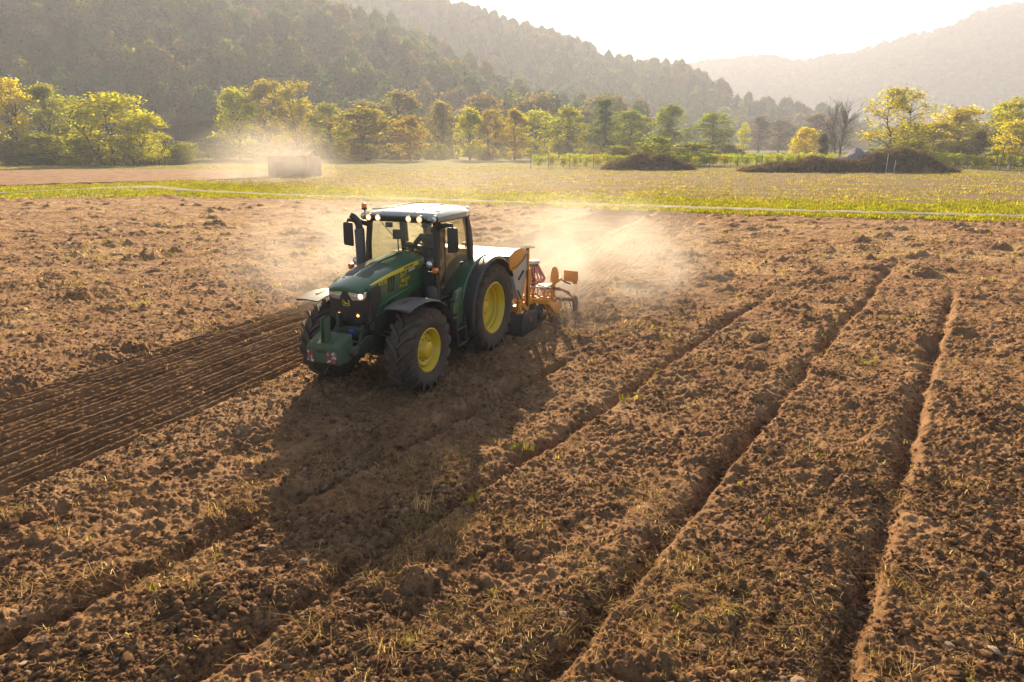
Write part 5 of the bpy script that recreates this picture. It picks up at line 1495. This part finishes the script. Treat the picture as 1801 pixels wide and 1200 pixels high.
# ------------------------------------------------------------------ driver
def build_driver():
    J = dict(pel=(.66, 0, 2.06), sp=(.63, 0, 2.28), ch=(.66, 0, 2.48), nk=(.70, 0, 2.585), h0=(.735, 0, 2.66), h1=(.745, 0, 2.74), h2=(.735, 0, 2.82),
             ls=(.67, .18, 2.535), le=(.90, .25, 2.34), lw=(1.12, .13, 2.43), lh=(1.19, .115, 2.46),
             rs=(.67, -.18, 2.535), re=(.90, -.25, 2.34), rw=(1.12, -.17, 2.43), rh=(1.19, -.19, 2.46),
             lk=(1.12, .14, 2.08), la=(1.22, .13, 1.66), lt=(1.36, .13, 1.62), rk=(1.12, -.14, 2.08), ra=(1.22, -.13, 1.66), rt=(1.36, -.13, 1.62), lhp=(.72, .10, 2.04), rhp=(.72, -.10, 2.04))
    rad = dict(pel=.15, sp=.135, ch=.15, nk=.055, h0=.072, h1=.088, h2=.07, ls=.075, le=.052, lw=.036, lh=.036, rs=.075, re=.052, rw=.036, rh=.036, lk=.068, la=.048, lt=.042, rk=.068, ra=.048, rt=.042, lhp=.095, rhp=.095)
    E_ = [('pel', 'sp'), ('sp', 'ch'), ('ch', 'nk'), ('nk', 'h0'), ('h0', 'h1'), ('h1', 'h2'), ('ch', 'ls'), ('ls', 'le'), ('le', 'lw'), ('lw', 'lh'), ('ch', 'rs'), ('rs', 're'), ('re', 'rw'), ('rw', 'rh'), ('pel', 'lhp'), ('lhp', 'lk'), ('lk', 'la'), ('la', 'lt'), ('pel', 'rhp'), ('rhp', 'rk'), ('rk', 'ra'), ('ra', 'rt')]
    for p, sy in (('l', 1), ('r', -1)):
        hx, hy, hz = J[p + 'h']
        for f in range(5):
            a = (hx + .03, hy - sy * (.0 + .0) + (f - 2) * .016, hz + .012 + (.01 if f in (1, 2, 3) else 0)); b = (hx + .055 - (.02 if f == 4 else 0), a[1] + (.004 * (f - 2)), hz - .015 - .004 * f)
            J[f'{p}f{f}a'] = a; J[f'{p}f{f}b'] = b; rad[f'{p}f{f}a'] = .010; rad[f'{p}f{f}b'] = .008
            E_ += [(p + 'h', f'{p}f{f}a'), (f'{p}f{f}a', f'{p}f{f}b')]
    names = list(J); ix = {n: i for i, n in enumerate(names)}
    me = bpy.data.meshes.new('person'); me.from_pydata([J[n] for n in names], [(ix[a], ix[b]) for a, b in E_], [])
    tmp = bpy.data.objects.new('tmp', me); COL.objects.link(tmp)
    sk = tmp.modifiers.new('skin', 'SKIN'); sk.use_smooth_shade = True
    for n, v in zip(names, me.skin_vertices[0].data): v.radius = (rad[n], rad[n]); v.use_root = (n == 'pel')
    tmp.modifiers.new('sub', 'SUBSURF').levels = 2
    bpy.context.view_layer.update()
    out = bpy.data.meshes.new_from_object(tmp.evaluated_get(bpy.context.evaluated_depsgraph_get()))
    bpy.data.objects.remove(tmp)
    skin = paint('skin', (.42, .23, .15), .55, dust=.1); shirt = paint('dark shirt', (.06, .065, .09), .9, dust=.15); tr = paint('work trousers', (.06, .06, .07), .9, dust=.2); hair = paint('short dark hair', (.03, .02, .014), .8, dust=0)
    out.materials.clear()
    for mm in (skin, shirt, tr, hair): out.materials.append(mm)
    for p in out.polygons:
        c = p.center
        p.use_smooth = True
        if c.z > 2.60 and abs(c.y) < .13 and c.x < .86:
            p.material_index = 3 if (c.x < .70 and c.z > 2.70) else 0
        elif c.x > 1.135 and c.z > 2.35: p.material_index = 0
        elif c.z < 2.13: p.material_index = 2
        else: p.material_index = 1
    o = bpy.data.objects.new('person', out); COL.objects.link(o)
    o.location = (TRX, TRY, 0); o.rotation_euler = (0, 0, TRYAW)
    # face
    m = MB(); m.loft([[(.815, -.012, 2.725), (.815, .012, 2.725), (.83, 0, 2.73)], [(.828, -.02, 2.70), (.828, .02, 2.70), (.858, 0, 2.70)], [(.82, -.014, 2.685), (.82, .014, 2.685), (.838, 0, 2.682)]]); m.build('nose', skin, o)
    for s in (-1, 1):
        m = MB(); m.ball((.818, s * .034, 2.745), (.011, .014, .009), 10, 6); m.build('eye', paint('eye', (.05, .04, .04), .3, dust=0), o)
        m = MB(); m.ball((.735, s * .088, 2.72), (.022, .010, .032), 8, 6); m.build('ear', skin, o)
    m = MB(); m.ball((.825, 0, 2.655), (.010, .028, .007), 10, 6); m.build('mouth', paint('lips', (.30, .12, .09), .5, dust=0), o)
    capm = paint('grey cap', (.22, .22, .24), .9, dust=.1)
    m = MB(); m.lathe([(.098, 0), (.104, .03), (.094, .075), (.06, .105), (.001, .115)], (.738, 0, 2.765), 'z', 20); m.loft([[(.80, -.075, 2.775), (.80, .075, 2.775), (.80, .075, 2.787), (.80, -.075, 2.787)], [(.885, -.06, 2.765), (.885, .06, 2.765), (.885, .06, 2.773), (.885, -.06, 2.773)], [(.91, -.03, 2.76), (.91, .03, 2.76), (.91, .03, 2.768), (.91, -.03, 2.768)]]); m.build('cap', capm, o)
    tag(o, 'driver in a dark shirt and grey cap steering inside the tractor cab', 'person')
build_driver()

# ------------------------------------------------------------------ seed drill on the tractor's rear linkage (same local axes as the tractor)
M_ORA = paint('implement orange', (.78, .30, .012), .42, coat=.2, dust=.22)
M_IVORY = paint('hopper sheet', (.50, .44, .37), .35, coat=.3, dust=.25, dustcol=(.45, .36, .26))
M_LID = paint('hopper cover', (.42, .36, .29), .3, dust=.2)
M_PINK = paint('seed hose', (.55, .14, .10), .45, dust=.2)
M_DARKM = paint('dark implement steel', (.05, .04, .035), .6, metal=.3, dust=.45)
drill = empty('seed_drill', (TRX, TRY, 0), TRYAW)
tag(drill, 'orange seed drill with pale hopper and red hoses mounted behind the tractor', 'seed drill')
# hopper: wide tapered bin across the machine with end plates
def hop(y0, y1):
    m = MB(); sec = [(-.94, 1.94), (-1.94, 1.90), (-2.02, 1.60), (-1.72, .86), (-1.42, .84), (-1.02, 1.60)]
    m.prism(sec, 'y', y0, y1); return m
hp = hop(-1.28, 1.20).build('hopper', M_IVORY, drill, bevel=.02)
m = MB(); m.loft([[(-.90, y, 1.95), (-1.2, y, 2.02), (-1.7, y, 2.01), (-1.99, y, 1.91), (-1.95, y, 1.88), (-.94, y, 1.92)] for y in (-1.32, -.5, .4, 1.24)]); m.build('hopper_cover', M_LID, hp, smooth=50)
# rounded orange end shield
for s in (-1, 1):
    m = MB(); pts = [(-.70, 1.72), (-.66, 1.86), (-.76, 1.99), (-.98, 2.08), (-1.30, 2.10), (-1.58, 2.06), (-1.70, 1.96), (-1.66, 1.84), (-1.45, 1.74), (-1.10, 1.64), (-.85, 1.62)]
    m.prism(pts, 'y', s * 1.26 - .04 * (s < 0), s * 1.30 + .06 * (s < 0)); es = m.build('end_shield', M_ORA, drill, bevel=.015)
    m = MB(); m.tube([(x, s * 1.31, z) for x, z in ((-.80, 1.70), (-1.1, 1.70), (-1.45, 1.80), (-1.62, 1.90))], .009, 6); m.build('shield_bead', M_BLACK, es)
m = MB(); m.box((-1.56, 1.21, 1.40), (.34, .03, .05), (0, .5, 0)); m.tube([(-1.30, 1.24, 1.08), (-1.45, 1.25, .88), (-1.62, 1.22, .74)], .018, 6); m.build('hopper_strap', M_BLACK, hp)
# marker mast with its disc folded flat on top
for s in (-1, 1):
    m = MB(); m.tube([(-2.0, s * 1.20, .30), (-2.0, s * 1.20, 2.00)], .045, 10); m.box((-2.0, s * 1.20, 1.05), (.12, .12, .9)); ma = m.build('marker_mast', M_ORA, drill, bevel=.006)
    m = MB(); m.lathe([(.001, .03), (.05, .03), (.20, -.005), (.205, -.015), (.05, .01), (.001, .01)], (-2.0, s * 1.18, 2.03), 'z', 22); m.build('marker_disc', M_DARKM, ma)
    m = MB(); m.tube([(-1.93, s * 1.22, .55), (-1.93, s * 1.22, 1.05)], .028, 8); m.tube([(-1.93, s * 1.22, 1.05), (-1.93, s * 1.22, 1.45)], .016, 8); m.build('hydraulic_ram', M_BLACK, ma)
# frame
fr = bpy.data.objects.new('frame', None); fr.parent = drill; COL.objects.link(fr)
def beam(a, b, w=.10, h=.12, mat=M_ORA, name='beam'):
    a, b = Vector(a), Vector(b); d = b - a
    rot = d.to_track_quat('X', 'Z').to_matrix()
    m = MB(); m.box(tuple((a + b) / 2), (d.length, w, h), rot); return m.build(name, mat, fr, bevel=.010)
beam((-2.5, -1.3, .55), (-2.62, 1.50, .55)); beam((-3.1, -1.3, .50), (-3.25, 1.50, .46)); beam((-1.35, -1.25, .62), (-1.35, 1.30, .60), .12, .14)
for y in (-1.0, 0.0, 1.05): beam((-1.3, y, .62), (-3.2, y + .1, .50), .08, .10)
beam((-1.35, 1.25, .55), (-1.05, 1.18, .30), .09, .12); beam((-1.35, 1.25, .75), (-1.30, 1.22, .40), .09, .10); beam((-1.75, 1.30, .50), (-1.35, 1.22, .85), .07, .10)
beam((-2.62, 1.50, .56), (-3.22, 1.54, .12), .10, .14); beam((-3.22, 1.54, .12), (-3.42, 1.58, .44), .09, .10); beam((-2.66, 1.42, .50), (-2.92, 1.45, .18), .07, .09)
# working platform and its posts
m = MB(); m.box((-2.95, 1.10, .88), (.50, .62, .035)); m.build('platform', M_IVORY, drill, bevel=.008)
for (x, y) in ((-2.72, .86), (-3.16, .90), (-2.78, 1.36), (-3.16, 1.42)): beam((x, y, .52), (x, y, .87), .05, .05, name='platform_post')
for (a, b) in (((-2.72, .86, .55), (-3.16, .90, .84)), ((-2.78, 1.36, .55), (-3.16, 1.42, .82)), ((-2.72, .86, .84), (-2.78, 1.36, .56))): beam(a, b, .035, .035, name='brace')
beam((-3.20, 1.44, .50), (-3.24, 1.46, 1.02), .07, .07); beam((-3.22, 1.40, .86), (-3.36, 1.62, 1.04), .07, .07)
# distributor tower with mushroom head and seed hoses
m = MB(); m.tube([(-2.85, 1.02, .88), (-2.85, 1.02, 1.36)], [.05, .05], 12); m.lathe([(.05, 1.33), (.13, 1.36), (.13, 1.47), (.001, 1.47)], (-2.85, 1.02, 0), 'z', 20); tw = m.build('distributor_tower', M_DARKM, drill)
m = MB(); m.lathe([(.135, 1.47), (.165, 1.48), (.165, 1.52), (.13, 1.555), (.001, 1.57)], (-2.85, 1.02, 0), 'z', 24); m.build('distributor_head', M_IVORY, tw)
rr_ = np.random.default_rng(5)
for k in range(18):
    a = 6.283 * k / 18; c, s_ = math.cos(a), math.sin(a)
    yb = -1.3 + 2.8 * k / 17
    p0 = (-2.85 + .13 * c, 1.02 + .13 * s_, 1.42); p1 = (-2.85 + .20 * c, 1.02 + .20 * s_, 1.28); p2 = (-2.85 + .24 * c - .05, 1.02 + .26 * s_, 1.0); p3 = (-3.05 - .1 * rr_.random(), .62 * 1.02 + .38 * yb, .78); p4 = (-3.2, yb, .58); p5 = (-3.28, yb, .40)
    P_ = [Vector(p) for p in (p0, p1, p2, p3, p4, p5)]
    path = []
    for i in range(5):
        for t in range(3):
            u = t / 3; q0, q1, q2, q3 = P_[max(i - 1, 0)], P_[i], P_[i + 1], P_[min(i + 2, 5)]
            path.append(.5 * ((2 * q1) + (q2 - q0) * u + (2 * q0 - 5 * q1 + 4 * q2 - q3) * u * u + (3 * q1 - q0 - 3 * q2 + q3) * u ** 3))
    path.append(P_[-1])
    m = MB(); m.tube(path, .016, 7, cap=False); m.build('seed_hose', M_PINK, drill)
# big looping hoses at the rear left
for k in range(3):
    m = MB(); m.tube([(-3.05 - .05 * k, 1.30, .80 - .02 * k), (-3.25, 1.58 + .05 * k, .80 - .03 * k), (-3.45, 1.80 + .04 * k, .66 - .05 * k), (-3.62, 1.90 + .02 * k, .42 - .04 * k)], .018, 7); m.build('hose_loop', M_PINK if k else M_BLACK, drill)
# marker boards at the rear left
m = MB(); m.prism([(1.36, .94), (1.60, .98), (1.585, 1.20), (1.55, 1.33), (1.48, 1.37), (1.41, 1.33), (1.37, 1.18)], 'x', -3.22, -3.19); m.build('marker_board', M_ORA, drill, bevel=.006)
m = MB(); m.prism([(1.66, 1.26), (2.05, 1.24), (2.05, .98), (2.03, .97), (2.03, .90), (1.92, .90), (1.90, .95), (1.66, .96)], 'x', -3.43, -3.40); b2 = m.build('marker_board', M_ORA, drill, bevel=.006)
m = MB(); m.tube([(-3.28, 1.46, 1.0), (-3.33, 1.60, 1.02), (-3.39, 1.72, .93), (-3.39, 1.86, .90)], .022, 7); m.tube([(-3.25, 1.38, 1.06), (-3.28, 1.50, .98)], .03, 6); m.build('board_arm', M_BLACK, drill)
# roller / power harrow under the front
m = MB(); m.prism([(-1.02, .06), (-1.02, .40), (-1.15, .52), (-1.85, .50), (-1.98, .36), (-1.96, .04)], 'y', -1.42, 1.42); hw_ = m.build('harrow_body', M_DARKM, drill, bevel=.02)
m = MB(); m.prism([(-1.00, -.02), (-1.00, .44), (-1.12, .55), (-1.98, .50), (-2.02, .02)], 'y', 1.43, 1.47); m.build('side_plate', M_BLACK, hw_, bevel=.01)
m = MB(); m.box((-1.55, 1.478, .34), (.06, .01, .10)); m.build('reflector', M_AMBER, hw_)
m = MB()
for k in range(14):
    y = -1.35 + 2.7 * k / 13
    m.lathe([(.27, -.02), (.27, .02), (.10, .03), (.10, -.03)], (-2.35, y, .24), 'y', 16, close=True)
m.cyl((-2.35, -1.45, .24), (-2.35, 1.45, .24), .10, 12); m.build('packer_roller', M_DARKM, drill)
# coulters and following tines
for k in range(12):
    y = -1.25 + 2.6 * k / 11
    m = MB(); m.lathe([(.165, 0), (.03, .018), (.001, .018)], (-3.22, y, .17), 'y', 16); m.lathe([(.165, 0), (.03, -.018), (.001, -.018)], (-3.22, y, .17), 'y', 16); m.tube([(-2.9, y, .50), (-3.05, y, .36), (-3.22, y, .18)], .022, 6); m.tube([(-3.25, y, .42), (-3.36, y, .28), (-3.48, y, .10)], .016, 6); m.build('coulter', M_DARKM, drill)
m = MB(); m.tube([(-3.62, -1.30, .42), (-3.68, 1.86, .42)], .035, 8); m.tube([(-3.80, -1.30, .34), (-3.86, 1.86, .34)], .03, 8)
for y in (-1.1, 0, 1.1, 1.6): m.tube([(-3.25, y, .48), (-3.64, y, .44), (-3.84, y, .34)], .025, 6)
ht = m.build('tine_bar', M_DARKM, drill)
for k in range(22):
    y = -1.25 + 3.1 * k / 21
    m = MB(); m.tube([(-3.66, y, .42), (-3.80, y, .34), (-3.92, y, .16), (-4.06, y, .03)], .010, 5); m.build('tine', M_STEEL if k % 3 == 0 else M_DARKM, ht)
m = MB(); m.prism([(-3.55, .10), (-3.50, .46), (-3.66, .54), (-3.92, .44), (-3.96, .12)], 'y', 1.88, 1.90); m.build('end_guard', M_DARKM, drill, bevel=.005)
# ------------------------------------------------------------------ air: valley haze and the dust raised by the drill
def haze():
    t = NT('valley haze'); t.t.nodes.remove(t.p)
    v = t.n('ShaderNodeVolumePrincipled')
    v.inputs['Color'].default_value = (.52, .545, .66, 1); v.inputs['Density'].default_value = 0.00078; v.inputs['Anisotropy'].default_value = 0.25
    t.l(v.outputs[0], t.out.inputs['Volume'])
    m = MB(); m.box((160, 990, 152), (2260, 2180, 308))
    o = m.build('haze', t.m); tag(o, 'pale haze filling the valley', 'haze', kind='stuff')
haze()

def dust(name, c, s, dens, nscale, thr, label, rz=0.0, low=0.5, seed=0.0, aniso=.45):
    """a soft-edged cloud: density falls to nothing at the surface of an ellipsoid, broken up by noise"""
    t = NT(name); t.t.nodes.remove(t.p)
    co = t.coords('Object')
    ln = t.n('ShaderNodeVectorMath', operation='LENGTH'); t.l(co, ln.inputs[0])
    fall = t.math('POWER', t.math('MAXIMUM', t.math('SUBTRACT', 1.0, ln.outputs['Value']), 0.0), 1.2)
    mp = t.n('ShaderNodeMapping'); mp.inputs['Scale'].default_value = tuple(s); mp.inputs['Location'].default_value = (seed, seed * 2, 0); t.l(co, mp.inputs['Vector'])
    n = t.noise(mp.outputs[0], nscale, 5, .58, .4)
    nn = t.ramp(n, [(thr, (0, 0, 0)), (thr + .32, (1, 1, 1))])
    sep = t.n('ShaderNodeSeparateXYZ'); t.l(co, sep.inputs[0])
    d = t.math('MULTIPLY', t.math('MULTIPLY', fall, nn), dens)
    v = t.n('ShaderNodeVolumePrincipled'); v.inputs['Color'].default_value = (.92, .84, .78, 1); v.inputs['Anisotropy'].default_value = aniso
    t.l(d, v.inputs['Density']); t.l(v.outputs[0], t.out.inputs['Volume'])
    t.m.cycles.volume_step_rate = 1.0
    m = MB(); m.ball((0, 0, 0), (1, 1, 1), 32, 20)
    o = m.build(name, t.m); o.location = c; o.scale = s; o.rotation_euler = (0, 0, rz)
    tag(o, label, 'dust', kind='stuff')
dust('dust_cloud', (2.3, 21.6, .6), (4.8, 6.4, 2.6), .50, .6, .40, 'dust plume blowing up behind the seed drill', R(-24), seed=3)
dust('dust_cloud', (-4.9, 20.8, 1.1), (4.0, 5.4, 2.5), .30, .45, .37, 'thin dust drifting beside the cab over the drilled strip', R(-10), seed=17)
dust('dust_cloud', (-2.5, 38, 1.5), (12, 16, 4.2), .020, .22, .36, 'thin dust veil drifting behind the tractor cab', R(10), seed=11)
dust('dust_cloud', (-29.5, 86, 2.0), (11, 13, 6), .085, .14, .36, 'large pale dust cloud drifting round the hut', R(0), seed=23)
dust('dust_cloud', (1.2, 16.6, .2), (2.2, 2.4, .7), .12, .8, .42, 'low dust around the rear wheels and harrow', R(-24), seed=31)
